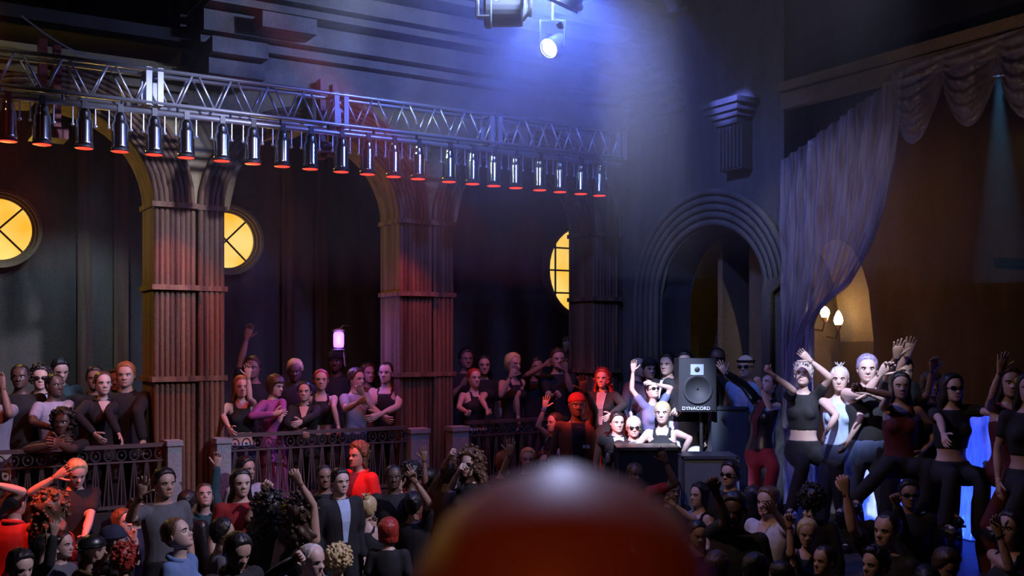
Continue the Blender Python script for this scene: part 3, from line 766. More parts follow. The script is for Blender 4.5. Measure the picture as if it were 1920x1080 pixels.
def hair_shell(m, X, thick, line=HAIRL, lump=0.0, fl=(7, 9), seed=0.0, top=0.0, soft=.07, nth=44, nt=30):
    rows = []
    for k in range(nt+1):
        t = k/nt; row = []
        for i in range(nth):
            th = -pi+2*pi*i/nth
            h = interp(line, abs(th))[0]
            msk = sst((t-h)/soft+.35)
            p = head_pt(min(t, .999), th, False)
            nrm = (p-V((0, .02, .5))); nrm.normalize()
            a = lump*(sin(fl[0]*th+seed+3*t)*sin(fl[1]*t*3+seed*1.7+th)+.6*sin(2.3*fl[0]*th-seed)*sin(2.1*fl[1]*t*3+seed))
            a += .012*sin(23*th+seed*3)*(1 if thick > .02 else .2)
            off = lerp(-.045, thick+top*sst((t-.7)/.3)+a, msk)
            row.append(X @ (p+nrm*off))
        rows.append(row)
    m.loft(rows)
def hair_fall(m, X, length, open0=1.2, open1=.95, thick=.09, lump=0.0, seed=0.0, width=.40, t0=.86, back=.12, frq=9):
    rows = []; n = 30; N = 22
    for k in range(N+1):
        q = k/N; t = t0 - q*(t0+length)
        op = lerp(open0, open1, q)
        outer, inner = [], []
        for i in range(n+1):
            a = op+(2*pi-2*op)*i/n; th = a if a <= pi else a-2*pi
            hp = head_pt(max(t, .3), th, False)
            if t < .3:
                d = sst((.3-t)/.45); yy = lerp(hp.y, (back+.26*max(0, -cos(th)) - .05*max(0, cos(th)))*1.0, d*.8); xx = lerp(hp.x, width*sin(th), d)
                hp = V((xx, yy, t))
            nv = V((sin(th), -cos(th), 0))
            e = min(1, 6*min(i, n-i)/n)
            wv = lump*(sin(frq*th+q*11+seed)+.7*sin(frq*1.7*th-q*17+seed*2))*(.3+q)+.010*sin(27*th+seed+6*q)
            th_k = (thick+wv)*(.35+.65*e)*(1 if q < .8 else lerp(1, .35, (q-.8)/.2))
            outer.append(X @ (hp+nv*th_k)); inner.append(X @ (hp-nv*.03))
        rows.append(outer+inner[::-1])
    m.loft(rows)
def curls(m, X, rnd, n, r, zlo, spread=.5, thick=.1, face=.9):
    for k in range(n):
        th = rnd.uniform(face, 2*pi-face); t = rnd.uniform(zlo, 1.0)
        if t > .8 and rnd.random() < .5: th = rnd.uniform(0, 2*pi)
        thn = th if th <= pi else th-2*pi
        p = head_pt(min(max(t, .25), .97), thn, False)
        if t < .25: p = V((p.x*1.25, max(p.y, -.02)*1.1+.05, t))
        nv = (p-V((0, .02, max(.4, min(t, .55))))); nv.normalize()
        s = X.to_scale().x; rr = r*rnd.uniform(.7, 1.25)*s
        a = rnd.uniform(0, 6.3)
        m.ball(X @ (p+nv*thick*rnd.uniform(.4, 1.1)), (rr*1.15, rr*.8, rr), 6, 4, R=Matrix.Rotation(a, 3, V((rnd.random(), rnd.random(), 1)).normalized()))
def build_hair(style, X, rnd):
    m = M(); sd = rnd.uniform(0, 6); s = X.to_scale().x
    if style == 'buzz': hair_shell(m, X, .022, soft=.05, seed=sd)
    elif style == 'short': hair_shell(m, X, .055, lump=.014, top=.035, seed=sd)
    elif style == 'spike':
        hair_shell(m, X, .05, lump=.03, fl=(11, 9), top=.05, seed=sd)
        for k in range(46):
            th = rnd.uniform(-pi, pi); t = rnd.uniform(.8, .98); p = head_pt(t, th, False); nv = (p-V((0, 0, .55))).normalized()
            m.tube([X @ (p+nv*.03), X @ (p+nv*.11), X @ (p+nv*(.15+.05*rnd.random())+V((.02, -.02, 0)))], [.03*s, .02*s, .004*s], 5)
    elif style == 'tousle':
        hair_shell(m, X, .085, lump=.035, fl=(6, 5), top=.05, seed=sd); hair_fall(m, X, .0, 1.45, 1.5, .07, .02, sd, .36); curls(m, X, rnd, 40, .05, .45, thick=.1, face=1.2)
    elif style == 'slick': hair_shell(m, X, .03, lump=.004, seed=sd, line=[(0, .86), (.6, .9), (.9, .78), (1.2, .56), (1.5, .42), (2.0, .25), (3.2, .1)])
    elif style == 'balding': hair_shell(m, X, .03, lump=.01, seed=sd, line=[(0, .97), (.7, .96), (1.0, .85), (1.3, .6), (1.5, .42), (2.0, .25), (3.2, .1)])
    elif style == 'fringe': hair_shell(m, X, .06, lump=.01, seed=sd, line=[(0, .66), (.6, .67), (.9, .6), (1.2, .4), (1.5, .3), (2.0, .15), (3.2, .05)]); hair_fall(m, X, -.12, 1.2, 1.1, .06, .008, sd, .36)
    elif style == 'bob': hair_shell(m, X, .07, lump=.012, seed=sd); hair_fall(m, X, -.05, 1.1, 1.0, .10, .012, sd, .40)
    elif style == 'long': hair_shell(m, X, .05, lump=.012, seed=sd, top=.02); hair_fall(m, X, .75, 1.15, .9, .085, .014, sd)
    elif style == 'medium': hair_shell(m, X, .055, lump=.014, seed=sd, top=.02); hair_fall(m, X, .25, 1.15, .95, .09, .018, sd)
    elif style == 'wavy': hair_shell(m, X, .07, lump=.02, seed=sd, top=.03); hair_fall(m, X, .8, 1.1, .85, .13, .04, sd, .46, frq=6); curls(m, X, rnd, 40, .06, -.3, thick=.14)
    elif style == 'curly': hair_shell(m, X, .10, lump=.04, fl=(6, 5), seed=sd); curls(m, X, rnd, 120, .062, .3, thick=.15)
    elif style == 'bigcurl': hair_shell(m, X, .13, lump=.05, fl=(6, 5), seed=sd); hair_fall(m, X, .45, 1.1, 1.0, .2, .05, sd, .5, frq=6); curls(m, X, rnd, 190, .075, -.35, thick=.24)
    elif style == 'updo':
        hair_shell(m, X, .04, lump=.008, seed=sd); m.ball(X @ V((0, .30, .98)), (.14*s, .13*s, .12*s), 12, 8)
        for k in range(14):
            a = rnd.uniform(0, 6.3); m.tube([X @ V((.06*cos(a), .3+.06*sin(a), 1.02)), X @ V((.13*cos(a), .3+.13*sin(a), 1.1)), X @ V((.2*cos(a), .32+.2*sin(a), 1.12+.1*rnd.random()))], [.03*s, .022*s, .006*s], 5)
    elif style == 'pony':
        hair_shell(m, X, .035, lump=.006, seed=sd)
        m.tube([X @ V((0, .4, .78)), X @ V((0, .56, .76)), X @ V((.02, .6, .5)), X @ V((.03, .52, .1)), X @ V((.02, .5, -.1))], [.06*s, .08*s, .085*s, .06*s, .015*s], 8)
    elif style == 'tied': hair_shell(m, X, .035, lump=.005, seed=sd); m.ball(X @ V((0, .44, .5)), (.13*s, .1*s, .12*s), 10, 7)
    elif style == 'buns':
        hair_shell(m, X, .05, lump=.01, seed=sd)
        for q in (-1, 1): m.ball(X @ V((q*.22, .02, 1.03)), (.10*s, .10*s, .12*s), 10, 7)
    return m
def build_hat(style, X):
    m = M(); s = X.to_scale().x
    ln = [(0, .74), (3.2, .62)]
    if style in ('beanie', 'cap', 'capback', 'beret'):
        hair_shell(m, X, .06 if style != 'beret' else .085, line=ln if style != 'beanie' else [(0, .70), (3.2, .48)], soft=.025, top=.03)
        t = .73
        m.tube([X @ (head_pt(.72 if style != 'beanie' else .68, a, False)*1.0+V((sin(a)*.06, -cos(a)*.06, 0))) for a in [2*pi*i/20 for i in range(20)]], .022*s, 6, closed=True)
        if style in ('cap', 'capback'):
            q = 1 if style == 'cap' else -1
            rows = []
            for k in range(5):
                f = k/4; rows.append([X @ V((.3*(1-.35*f*f)*sin(a), -q*(.34+.3*f)*abs(cos(a))**.6, .76-.06*f-.05*abs(sin(a))+d)) for d in (0,) for a in [(-1+2*i/8)*1.2 for i in range(9)]] + [X @ V((.3*(1-.35*f*f)*sin(a), -q*(.34+.3*f)*abs(cos(a))**.6, .735-.06*f-.05*abs(sin(a)))) for a in [(1-2*i/8)*1.2 for i in range(9)]])
            m.loft(rows)
    elif style == 'bandana':
        hair_shell(m, X, .045, line=[(0, .68), (1.2, .62), (3.2, .45)], soft=.025)
        m.ball(X @ V((0, .5, .5)), (.05*s, .05*s, .04*s), 8, 5)
        for q in (-1, 1): m.tube([X @ V((0, .5, .5)), X @ V((q*.06, .6, .4)), X @ V((q*.1, .62, .28))], [.03*s, .05*s, .02*s], 5)
    elif style == 'band':
        m.tube([X @ (head_pt(.76, a, False)+V((sin(a)*.06, -cos(a)*.06, .0))) for a in [2*pi*i/24 for i in range(24)]], .05*s, 6, closed=True)
    return m
def shades(m, X, rnd_):
    s = X.to_scale().x; R3 = X.to_3x3()
    for q in (-1, 1):
        m.ball(X @ V((q*.15, -.425, .50)), 1, 12, 6, R=R3 @ Matrix.Rotation(q*.28, 3, 'Z') @ Matrix.Diagonal((.125 if not rnd_ else .105, .03, .075 if not rnd_ else .1)))
        m.tube([X @ V((q*.27, -.36, .515)), X @ V((q*.36, -.15, .52)), X @ V((q*.375, .03, .50))], .016*s, 5)
    m.tube([X @ V((-.05, -.45, .52)), X @ V((0, -.465, .53)), X @ V((.05, -.45, .52))], .016*s, 5)
def hand_mesh(m, w, u, n, kind, k, right, rnd):
    """w wrist, u towards the fingers, n palm direction, k size; five separate fingers"""
    u = u.normalized(); n = (n-u*n.dot(u)); n = n.normalized() if n.length > 1e-4 else u.orthogonal().normalized()
    t = u.cross(n)*(1 if right else -1)                     # towards the thumb
    L, Wd, Th = .098*k, .043*k, .0155*k
    def P(a, b, c): return w+u*a+t*b+n*c
    rings = []
    for a, hw, hh in ((-.03*k, .026*k, .022*k), (0, .027*k, .021*k), (.03*k, .036*k, .02*k), (.07*k, .043*k, .0175*k), (L, .042*k, .013*k), (L+.006*k, .036*k, .008*k)):
        rings.append([P(a, hw*math.copysign(abs(cos(q))**.7, cos(q)), hh*math.copysign(abs(sin(q))**.8, sin(q))) for q in [2*pi*i/10 for i in range(10)]])
    m.loft(rings)
    fl = (.072, .08, .074, .057); 
    for i in range(4):
        b = (.033-.0215*i)*k
        bend = {'open': .12, 'relax': .5, 'fist': 1.45, 'point': 1.45 if i else .05, 'two': 1.45 if i > 1 else .08}[kind]+rnd.uniform(-.06, .12)
        spread = (.16-.105*i)*(1.3 if kind == 'open' else .5 if kind == 'relax' else .15)
        d = (u+t*spread).normalized(); p = P(L-.002*k-(.006*k if i in (0, 3) else 0), b, 0); pts = [p]; a = bend*.65 if kind in ('fist',) or bend > 1 else bend*.5
        l = fl[i]*k
        for sgm, f in enumerate((.45, .31, .24)):
            dd = d*cos(a)+n*sin(a); p = p+dd*(l*f); pts.append(p); a += bend*(1.0 if bend > 1 else .75)
        r = .0088*k
        m.tube([pts[0]-d*.012*k, pts[0], pts[0].lerp(pts[1], .5), pts[1], pts[1].lerp(pts[2], .5), pts[2], pts[3].lerp(pts[2], .25), pts[3]], [r, r*1.05, r*.98, r*1.02, r*.9, r*.92, r*.8, r*.4], 7)
    curl = {'open': .1, 'relax': .35, 'fist': .95, 'point': .9, 'two': .9}[kind]
    d0 = (u*.62+t*.78).normalized() if kind in ('open', 'relax') else (u*.8+t*.45+n*.5).normalized()
    p = P(.022*k, .026*k, .004*k); pts = [p]; side = (d0-n*d0.dot(n)).normalized()
    inward = (-t*.7+n*.7+u*.2).normalized()
    a = 0
    for f in (.042, .032, .026):
        dd = (d0*cos(a)+inward*sin(a)).normalized(); p = p+dd*f*k; pts.append(p); a += curl*.8
    r = .0105*k
    m.tube([pts[0]-d0*.01*k, pts[0], pts[1], pts[1].lerp(pts[2], .5), pts[2], pts[3].lerp(pts[2], .3), pts[3]], [r*1.3, r*1.35, r*1.05, r*.95, r, r*.82, r*.4], 7)

TM = [(.45, .09, .085, 0), (.50, .163, .112, 0), (.54, .168, .118, 0), (.60, .15, .106, -.005), (.66, .158, .11, -.005), (.72, .18, .12, -.008), (.77, .188, .116, 0), (.80, .176, .10, .006), (.822, .13, .08, .01), (.838, .075, .066, .01), (.86, .058, .06, -.002), (.90, .055, .058, -.014)]
TFm = [(.45, .09, .085, 0), (.495, .165, .115, .004), (.53, .168, .118, .006), (.60, .123, .088, 0), (.65, .132, .093, 0), (.70, .15, .112, -.004), (.735, .153, .116, -.006), (.77, .152, .098, 0), (.80, .14, .083, .004), (.822, .10, .068, .008), (.838, .058, .054, .008), (.86, .046, .05, -.002), (.90, .044, .049, -.014)]
BATCH = []          # (kind, mesh maker, voxel, finish)
PEOPLE = []
SKIN = {'p': (.58, .40, .33), 'm': (.46, .29, .22), 'd': (.10, .055, .04), 'b': (.26, .15, .10)}
HAIR = {'k': (.012, .01, .01), 'b': (.05, .027, .016), 'm': (.12, .065, .035), 'r': (.30, .03, .02), 'g': (.26, .09, .03), 'y': (.52, .40, .2), 'w': (.5, .46, .42), 'v': (.24, .2, .3)}
CLO = {'k': (.012, .012, .014), 'w': (.62, .62, .68), 'g': (.11, .11, .125), 'lg': (.35, .34, .42), 'r': (.28, .012, .014), 'rr': (.62, .012, .012), 'dr': (.09, .008, .01), 'n': (.02, .025, .06), 'bl': (.13, .22, .42), 'pu': (.3, .07, .26),
       'te': (.02, .07, .08), 'br': (.12, .065, .03), 'or': (.22, .06, .02), 'lb': (.4, .52, .7), 'ol': (.1, .095, .05), 'je': (.09, .13, .26), 'cr': (.4, .36, .3), 'wi': (.12, .02, .05)}
CLO['sl'] = (.13, .15, .3)
HK = {'k': 'k', 'b': 'b'}
FIN = []
def capsule_limb(m, pts, rads):
    for (p, q), rr in zip(zip(pts[:-1], pts[1:]), rads): m.capsule(p, q, rr, 12)

def P(x, y, hp, yaw, loc, look, label, A='d', B='d', d=.3, z=None, lean=(0, 0), pitch=0, turn=0, roll=0, legs=None, Hf=None, sit=False, xtra=None, st=.1):
    """x,y head top in the photograph, hp head height there; look = 'sex skin hair:colour top:colour[:inner] bottom [shades/hat...]'"""
    f = look.split(); sex, sk = f[0][0], f[0][1]; hs, hc = f[1].split(':'); top = f[2].split(':'); bot = f[3]; ex = f[4:]
    fem = sex == 'f'; rnd = random.Random(int(x*31+y*7))
    r = (x-CX)/F
    fl = {'b': BAL, 's': STG, 'p': STEP, 'q': LOW, 'f': 0.0, 'v': 1.25}[loc]
    if loc == 'b': Y = wp(wall_s(x, -d), -d, 0).y
    elif z: Y = z
    else: Y = .245*F/hp
    lo, hi = (1.52, 1.78) if fem else (1.6, 1.9)
    Zt = EYE-(y-HY)/F*Y
    if sit: H = Hf or 1.72
    else:
        H = Zt-fl
        if loc in 'fq' and not z:
            Hc = max(lo, min(hi, H)); Y = (EYE-fl-Hc)*F/(y-HY)
            if x < 1160: Y = min(Y, wp(wall_s(x, .5), .5, 0).y)
            H = EYE-(y-HY)/F*Y-fl; Zt = fl+H
        elif loc == 'b' and not (1.45 <= H <= 1.95): H = max(1.45, min(1.95, H))
    ya = radians(yaw); Rz = Matrix.Rotation(ya, 3, 'Z')
    k = H/1.75; hh = .134*H
    lx, ly = lean
    def off(zf): 
        q = sst((zf-.5)/.36); return V((lx*q, ly*q, 0))
    hp_c = V((lx, ly-.012*k, .866*H))
    HR = Matrix.Rotation(radians(turn), 4, 'Z') @ Matrix.Rotation(radians(roll), 4, 'Y') @ Matrix.Rotation(radians(-pitch), 4, 'X')
    X = Matrix.Translation(hp_c) @ Matrix.Translation(V((0, .03*k, .02))) @ HR @ Matrix.Translation(V((0, -.03*k, -.02))) @ Matrix.Diagonal((hh, hh, hh, 1))
    tp = X @ V((0, 0, 1.0))
    Hd = 0.0
    if sit: Hd = 0
    rootz = fl if not sit else fl
    # put the top of the head where it is seen
    wl = Rz @ tp
    root = V(((x-CX)/F*Y - wl.x, Y - wl.y, rootz if not sit else Zt-tp.z))
    R = thing('person', label, 'person', root, ya)
    inv = Rz.transposed()
    T = TFm if fem else TM
    g = (.86 if fem else 1.0)*k
    shw = (.153 if fem else .178)*k
    Lu, Lf = .30*k*(.95 if fem else 1), .262*k*(.95 if fem else 1)
    body = M(); rb = []
    def ring(zf, a, b, c, infl=0.0, n=18):
        o = off(zf)+V((0, c*k, zf*H)); return [o+V(((a*k+infl)*cos(2*pi*i/n), (b*k+infl)*sin(2*pi*i/n), 0)) for i in range(n)]
    body.loft([ring(q[0], *q[1:]) for q in T])
    if fem:
        for q in (-1, 1): body.ball(off(.725)+V((q*.068*k, -.088*k, .725*H)), (.062*k, .05*k, .06*k), 10, 7)
    arms = []
    for side, sp_ in ((-1, A), (1, B)):
        pass
    sides = {}
    SH = {s: V((s*shw, .004*k, .806*H))+off(.80) for s in (-1, 1)}
    wx = {s: (Rz @ SH[s]).x for s in (-1, 1)}
    left = -1 if wx[-1] <= wx[1] else 1            # which shoulder shows on the left of the picture
    for s, spec in ((left, A), (-left, B)):
        S = SH[s].copy(); hk = 'relax'; en = hn = None
        if isinstance(spec, str):
            if spec == 'd': e = S+V((s*.07, .03, -.3)); h = e+V((-s*.01, -.09, -.25))
            elif spec == 'f': e = S+V((s*.05, -.07, -.28)); h = e+V((-s*.22, -.13, .03))
            elif spec == 'h': e = S+V((s*.2, .08, -.22)); h = e+V((-s*.16, -.11, -.13))
            elif spec == 'c': e = S+V((s*.08, -.12, -.24)); h = e+V((-s*.13, -.15, .15))
            elif spec == 'r': e = S+V((s*.09, -.1, -.26)); h = e+V((-s*.04, -.18, -.12))
            elif spec == 'u': e = S+V((s*.14, -.06, .24)); h = e+V((-s*.03, -.05, .25)); hk = 'open'
            elif spec == 'l': e = S+V((s*.16, -.2, -.2)); h = e+V((-s*.2, -.16, -.02))
            e = S+(e-S).normalized()*Lu; h = e+(h-e).normalized()*Lf
            if spec in 'c': hk = 'relax'
        else:
            exx, ey, hx, hy = spec[:4]; hk = spec[4] if len(spec) > 4 else 'relax'; ed, hd = (spec[5], spec[6]) if len(spec) > 6 else (1, 1)
            def reach(p0, px, py, L, sg):
                w0 = root+Rz @ p0
                dx = (px-CX)/F*w0.y - w0.x; dz = EYE-(py-HY)/F*w0.y - w0.z; q = sqrt(dx*dx+dz*dz)
                if q >= L*.999: v = V((dx, 0, dz))*(L/q)
                else: v = V((dx, -sg*sqrt(L*L-q*q), dz))
                return p0+inv @ v
            e = reach(S, exx, ey, Lu, ed); h = reach(e, hx, hy, Lf, hd)
            if e.z > S.z+.02: S = S+V((-s*.012, 0, .03*k)); 
        arms.append((s, S, e, h, hk))
    for s, S, e, h, hk in arms:
        body.capsule(S-V((s*.05*k, 0, .02*k)), S, [.055*g, .056*g], 10)
        body.capsule(S, e, [.054*g, .05*g, .046*g, .042*g, .039*g], 12)
        body.capsule(e, h, [.039*g, .042*g, .039*g, .031*g, .025*g], 12)
    # legs
    lg = []
    for s in (-1, 1):
        hip = V((s*.088*k, 0, .50*H)); 
        if sit: kn = hip+V((s*.07, -.42*k, .0)); an = kn+V((0, .03, -.42*k))
        elif legs:
            kx, ky, fx, fy = legs[0 if s == left else 1]
            def reach2(p0, px, py, L):
                w0 = root+Rz @ p0; dx = (px-CX)/F*w0.y-w0.x; dz = EYE-(py-HY)/F*w0.y-w0.z; q = sqrt(dx*dx+dz*dz)
                v = V((dx, 0, dz))*(L/q) if q > L else V((dx, -sqrt(L*L-q*q)*.6, dz)); return p0+inv @ v
            kn = reach2(hip, kx, ky, .245*H); an = reach2(kn, fx, fy, .235*H)
        else: kn = V((s*(.088+st*.5)*k, -.02, .265*H)); an = V((s*(.088+st)*k, .015, .045*H))
        if not sit and an.z < .04*H: an.z = .045*H
        lg.append((s, hip, kn, an))
        body.capsule(hip, kn, [.086*k, .082*k, .068*k, .054*k], 12)
        body.capsule(kn, an, [.052*k, .057*k, .05*k, .036*k], 12)
        ft = an+V((0, -.13*k, -.03*k)); body.capsule(an+V((0, .03*k, -.035*k)), ft, [.034*k, .04*k, .032*k], 10)
    sl = {'tee': .62, 'long': 1.9, 'jacket': 1.9, 'vest': 0, 'tank': 0, 'halter': 0, 'crop': 0, 'croptee': .5, 'dress': 0, 'dresslong': 1.9, 'half': 1.9, 'bare': 0, 'vee': .62}
    # clothing
    garments = []
    tk = top[0]; tc = CLO[top[1]]
    def torso(m, z0, z1, infl, narrow=1.0, dz=0.0):
        tab = [q for q in T]
        zz = [z0+(z1-z0)*i/9 for i in range(10)]
        m.loft([ring(q, *[v*(lerp(1, narrow, sst((q-.74)/.06)) if j == 0 else 1) for j, v in enumerate(interp(tab, q))], infl) for q in zz])
        if fem and z1 > .75:
            for q in (-1, 1): m.ball(off(.725)+V((q*.068*k, -.088*k, .725*H)), (.062*k+infl, .05*k+infl, .06*k+infl), 10, 7)
    m = M(); infl = .009 if tk not in ('jacket', 'long', 'half', 'vest') else (.011 if tk == 'long' else .016)
    z0, z1, nar = {'tank': (.545, .80, .62), 'halter': (.57, .80, .5), 'crop': (.635, .795, .62), 'croptee': (.63, .826, 1), 'dress': (.42, .80, .62), 'dresslong': (.42, .836, 1)}.get(tk, (.50, .836, 1))
    torso(m, z0, z1, infl, nar)
    if nar < 1:
        for s in (-1, 1):
            o = off(.8); q = .06*k if tk == 'halter' else .085*k
            pts = [o+V((s*q, -.075*k, .785*H)), o+V((s*q*.95, -.05*k, .822*H)), o+V((s*q*.9, .01*k, .836*H)), o+V((s*q, .075*k, .80*H))]
            m.tube(pts, .019*k, 8)
    cv = sl.get(tk, 0)
    for s, S, e, h, hk in arms:
        c = cv
        if tk == 'half': c = 1.9 if s == left else 0
        if c <= 0: 
            if nar >= 1: m.capsule(S-V((s*.07*k, 0, .02*k)), S-V((s*.005, 0, 0)), [.056*g+infl, .054*g+infl*.8], 10)
            continue
        m.capsule(S-V((s*.05*k, 0, .02*k)), S, [.056*g+infl, .057*g+infl], 10)
        q = min(1, c); m.capsule(S, S.lerp(e, q), [.056*g+infl, .052*g+infl, lerp(.05, .041, q)*g+infl+(.006 if c < 1 else 0)], 12)
        if c > 1: m.capsule(e, e.lerp(h, c-1), [.042*g+infl, .042*g+infl, .034*g+infl], 12)
    if tk in ('dress', 'dresslong'):
        rr = []
        for i in range(8):
            q = i/7; zf = .52-.34*q; a = .165+.06*q; rr.append([V((a*k*cos(2*pi*j/20)*(1+.05*sin(6*2*pi*j/20)*q), a*.8*k*sin(2*pi*j/20)*(1+.05*cos(5*2*pi*j/20)*q), zf*H)) for j in range(20)])
        m.loft(rr)
    ck = 'leather' if 'leather' in ex else 'cloth'
    nm = {'tee': 't_shirt', 'vee': 't_shirt', 'long': 'shirt', 'jacket': 'jacket', 'half': 'jacket', 'vest': 'vest', 'tank': 'tank_top', 'halter': 'halter_top', 'crop': 'crop_top', 'croptee': 'crop_top', 'dress': 'dress', 'dresslong': 'dress'}[tk]
    garments.append((nm, m, mat(tc, ck), .0155))
    m = M(); bi = .014
    if tk not in ('dress', 'dresslong'):
        m.loft([ring(q, *interp(T, q), bi) for q in (.455, .48, .50, .53, .56, .575)])
    for s, hip, kn, an in lg:
        m.capsule(hip, kn, [.086*k+bi, .084*k+bi, .07*k+bi, .056*k+bi], 12); m.capsule(kn, an, [.055*k+bi, .058*k+bi, .054*k+bi, .05*k+bi], 12)
    garments.append(('trousers', m, mat(CLO[bot], 'cloth'), .018))
    BATCH.append(('body', body, .0155, R, SKIN[sk]))
    FIN.append((R, X, fem, hs, hc, ex, arms, rnd, k, sk, top, infl, off, H, T, garments, lg, loc, inv))
    for nm, mm, mt, vx in garments: BATCH.append((nm, mm, vx, R, mt))
    return R

def spec_up(u): return u.z > .1
def front_y(T, zf, x, k, infl):
    a, b, c = interp(T, zf); a, b = a*k+infl, b*k+infl
    return c*k - b*sqrt(max(.05, 1-(x/a)**2))
def finish_people():
    obs = []
    for nm, m, vx, R, mt in BATCH:
        me = m.mesh('raw'); o = bpy.data.objects.new(nm, me); C.objects.link(o)
        q = o.modifiers.new('r', 'REMESH'); q.mode = 'VOXEL'; q.voxel_size = vx
        q = o.modifiers.new('s', 'SMOOTH'); q.factor = .5; q.iterations = 3
        obs.append(o)
    dg = bpy.context.evaluated_depsgraph_get()
    news = [bpy.data.meshes.new_from_object(o.evaluated_get(dg)) for o in obs]
    bodies = {}; tops = {}; legsw = {}
    for o, me, (nm, m, vx, R, mt) in zip(obs, news, BATCH):
        raw = o.data; o.modifiers.clear(); o.data = me; bpy.data.meshes.remove(raw); me.name = nm
        o.parent = R
        if nm == 'body': bodies[R.name] = o
        elif nm == 'trousers': legsw[R.name] = o
        else: tops[R.name] = o
        if nm == 'body': pass
        else:
            me.materials.clear(); me.materials.append(mt); me.polygons.foreach_set('use_smooth', [True]*len(me.polygons))
    m_lipd = {}
    for (R, X, fem, hs, hc, ex, arms, rnd, k, sk, top, infl, off, H, T, garments, lg, loc, inv) in FIN:
        m = M(); head_mesh(m, X, fem)
        for s, S, e, h, hk in arms:
            u = (h-e).normalized(); kind = hk.rstrip('-+')
            up = u.z > .3
            if kind == 'open' and spec_up(u): u = (u+V((0, 0, .9))).normalized()
            toc = inv @ V((0, -1, 0))
            if hk.endswith('-'): n = -toc
            elif hk.endswith('+') or (up and kind in ('open', 'relax')): n = toc
            elif kind in ('fist', 'point', 'two'): n = toc if rnd.random() < .6 else V((-s, .2, 0))
            else: n = V((-s, .35, -.1))
            hand_mesh(m, h, u, n, kind, k*(.92 if fem else 1.03), s < 0, rnd)
        b = bodies[R.name]; me = b.data
        bm = bmesh.new(); bm.from_mesh(me)
        for f in bm.faces: f.material_index = 0
        vs = [bm.verts.new(p) for p in m.v]
        nf = []
        for f, mi in zip(m.f, m.m):
            try: q = bm.faces.new([vs[i] for i in f]); q.material_index = mi; nf.append(q)
            except ValueError: pass
        bmesh.ops.recalc_face_normals(bm, faces=bm.faces)
        for f in bm.faces: f.smooth = True
        me.materials.clear()
        sc_ = SKIN[sk]
        for q in (mat(sc_, 'skin'), mat((sc_[0]*.75, sc_[1]*.45, sc_[2]*.45), 'skin', .4), mat((.55, .53, .5), 'gloss'), mat((.01, .008, .008), 'gloss'), mat(tuple(c*.6 for c in HAIR['b' if hc in 'yw' else 'k']), 'cloth')): me.materials.append(q)
        bm.to_mesh(me); bm.free()
        hat = [q for q in ex if q.split(':')[0] in ('cap', 'capback', 'beanie', 'beret', 'bandana', 'band')]
        if hs != 'bald': put('hair', build_hair(hs, X, rnd), mat(HAIR[hc], 'hair'), R, smooth=True)
        for q in hat:
            a, c = q.split(':'); put({'band': 'headband', 'capback': 'cap'}.get(a, a), build_hat(a, X), mat(CLO[c], 'leather' if a.startswith('cap') else 'cloth'), R, smooth=True)
        if 'shades' in ex or 'round' in ex:
            m = M(); shades(m, X, 'round' in ex); put('sunglasses', m, mat((.008, .008, .01), 'gloss'), R, smooth=True)
        def wedge(name, z0, z1, w0, w1, mt, extra=.006):
            m = M(); rows = []
            for i in range(9):
                q = i/8; zf = lerp(z0, z1, q); ww = lerp(w0, w1, q)*k; o = off(zf); bump = 0
                if fem: bump = .03*gs(zf-.725, .04)
                row = [o+V((x, front_y(T, zf, x, k, infl)-(extra)-bump*k, zf*H)) for x in [ww*(-1+2*j/6) for j in range(7)]]
                rows.append(row+[p+V((0, .03, 0)) for p in row[::-1]])
            m.loft(rows); return put(name, m, mt, tops[R.name] if name != 'neckline' else R, smooth=False)
        if len(top) > 2:
            c = top[2]
            if c == 'skin': wedge('neckline', .735, .832, .008, .062, mat(SKIN[sk], 'skin'))
            elif top[0] == 'vest': wedge('shirt_front', .52, .832, .055, .07, mat(CLO[c], 'cloth'))
            else: wedge('shirt_front', .60, .834, .02, .065, mat(CLO[c], 'cloth'))
        if top[0] in ('jacket', 'half', 'long') and 'nocollar' not in ex:
            m = M(); o = off(.84)
            m.tube([o+V((cos(a)*.078*k, sin(a)*.07*k+.012*k, .838*H+.018*k*sin(a))) for a in [-pi/2+.5+(2*pi-1.0)*i/14 for i in range(15)]], .02*k, 7)
            put('collar', m, mat(CLO[top[1]], 'cloth'), tops[R.name], smooth=True)
        for q in ex:
            if q.startswith('neck:'):
                m = M(); o = off(.82); dp = .05 if 'long' not in ex else .16
                m.tube([o+V((cos(a)*.075*k, sin(a)*.075*k-.02*k, .835*H-(dp*k*max(0, -sin(a))))) for a in [2*pi*i/24 for i in range(24)]], .011*k, 6, closed=True)
                put('necklace', m, mat(CLO[q[5:]], 'paint', .4), R, smooth=True)
            if q.startswith('belt:'):
                m = M(); m.loft([[V((0, 0, zz))+V(((a*k+.02)*cos(2*pi*i/24), (b*k+.02)*sin(2*pi*i/24), 0)) for i in range(24)] for zz, (a, b, c_) in ((.555*H, interp(T, .555)), (.575*H, interp(T, .575)))])
                put('belt', m, mat(CLO[q[5:]], 'leather'), legsw[R.name])
            if q.startswith('wrist'):
                s, S, e, h, hk = arms[0 if q[5] == 'A' else 1]
                m = M(); u = (h-e).normalized(); m.capsule(h-u*.03, h-u*.005, [.031*k, .031*k], 10); put('wristband', m, mat(CLO[q[7:]], 'cloth'), R)
            if q == 'mark':
                m = M(); z_ = .70*H; x_ = .07*k; o = off(.7)
                for j in (-.022, .022): m.box(o+V((x_+j, front_y(T, .70, x_, k, infl)-.012, z_)), (.03, .03, .035))
                put('chest_mark', m, mat(CLO['w'], 'cloth'), tops[R.name])
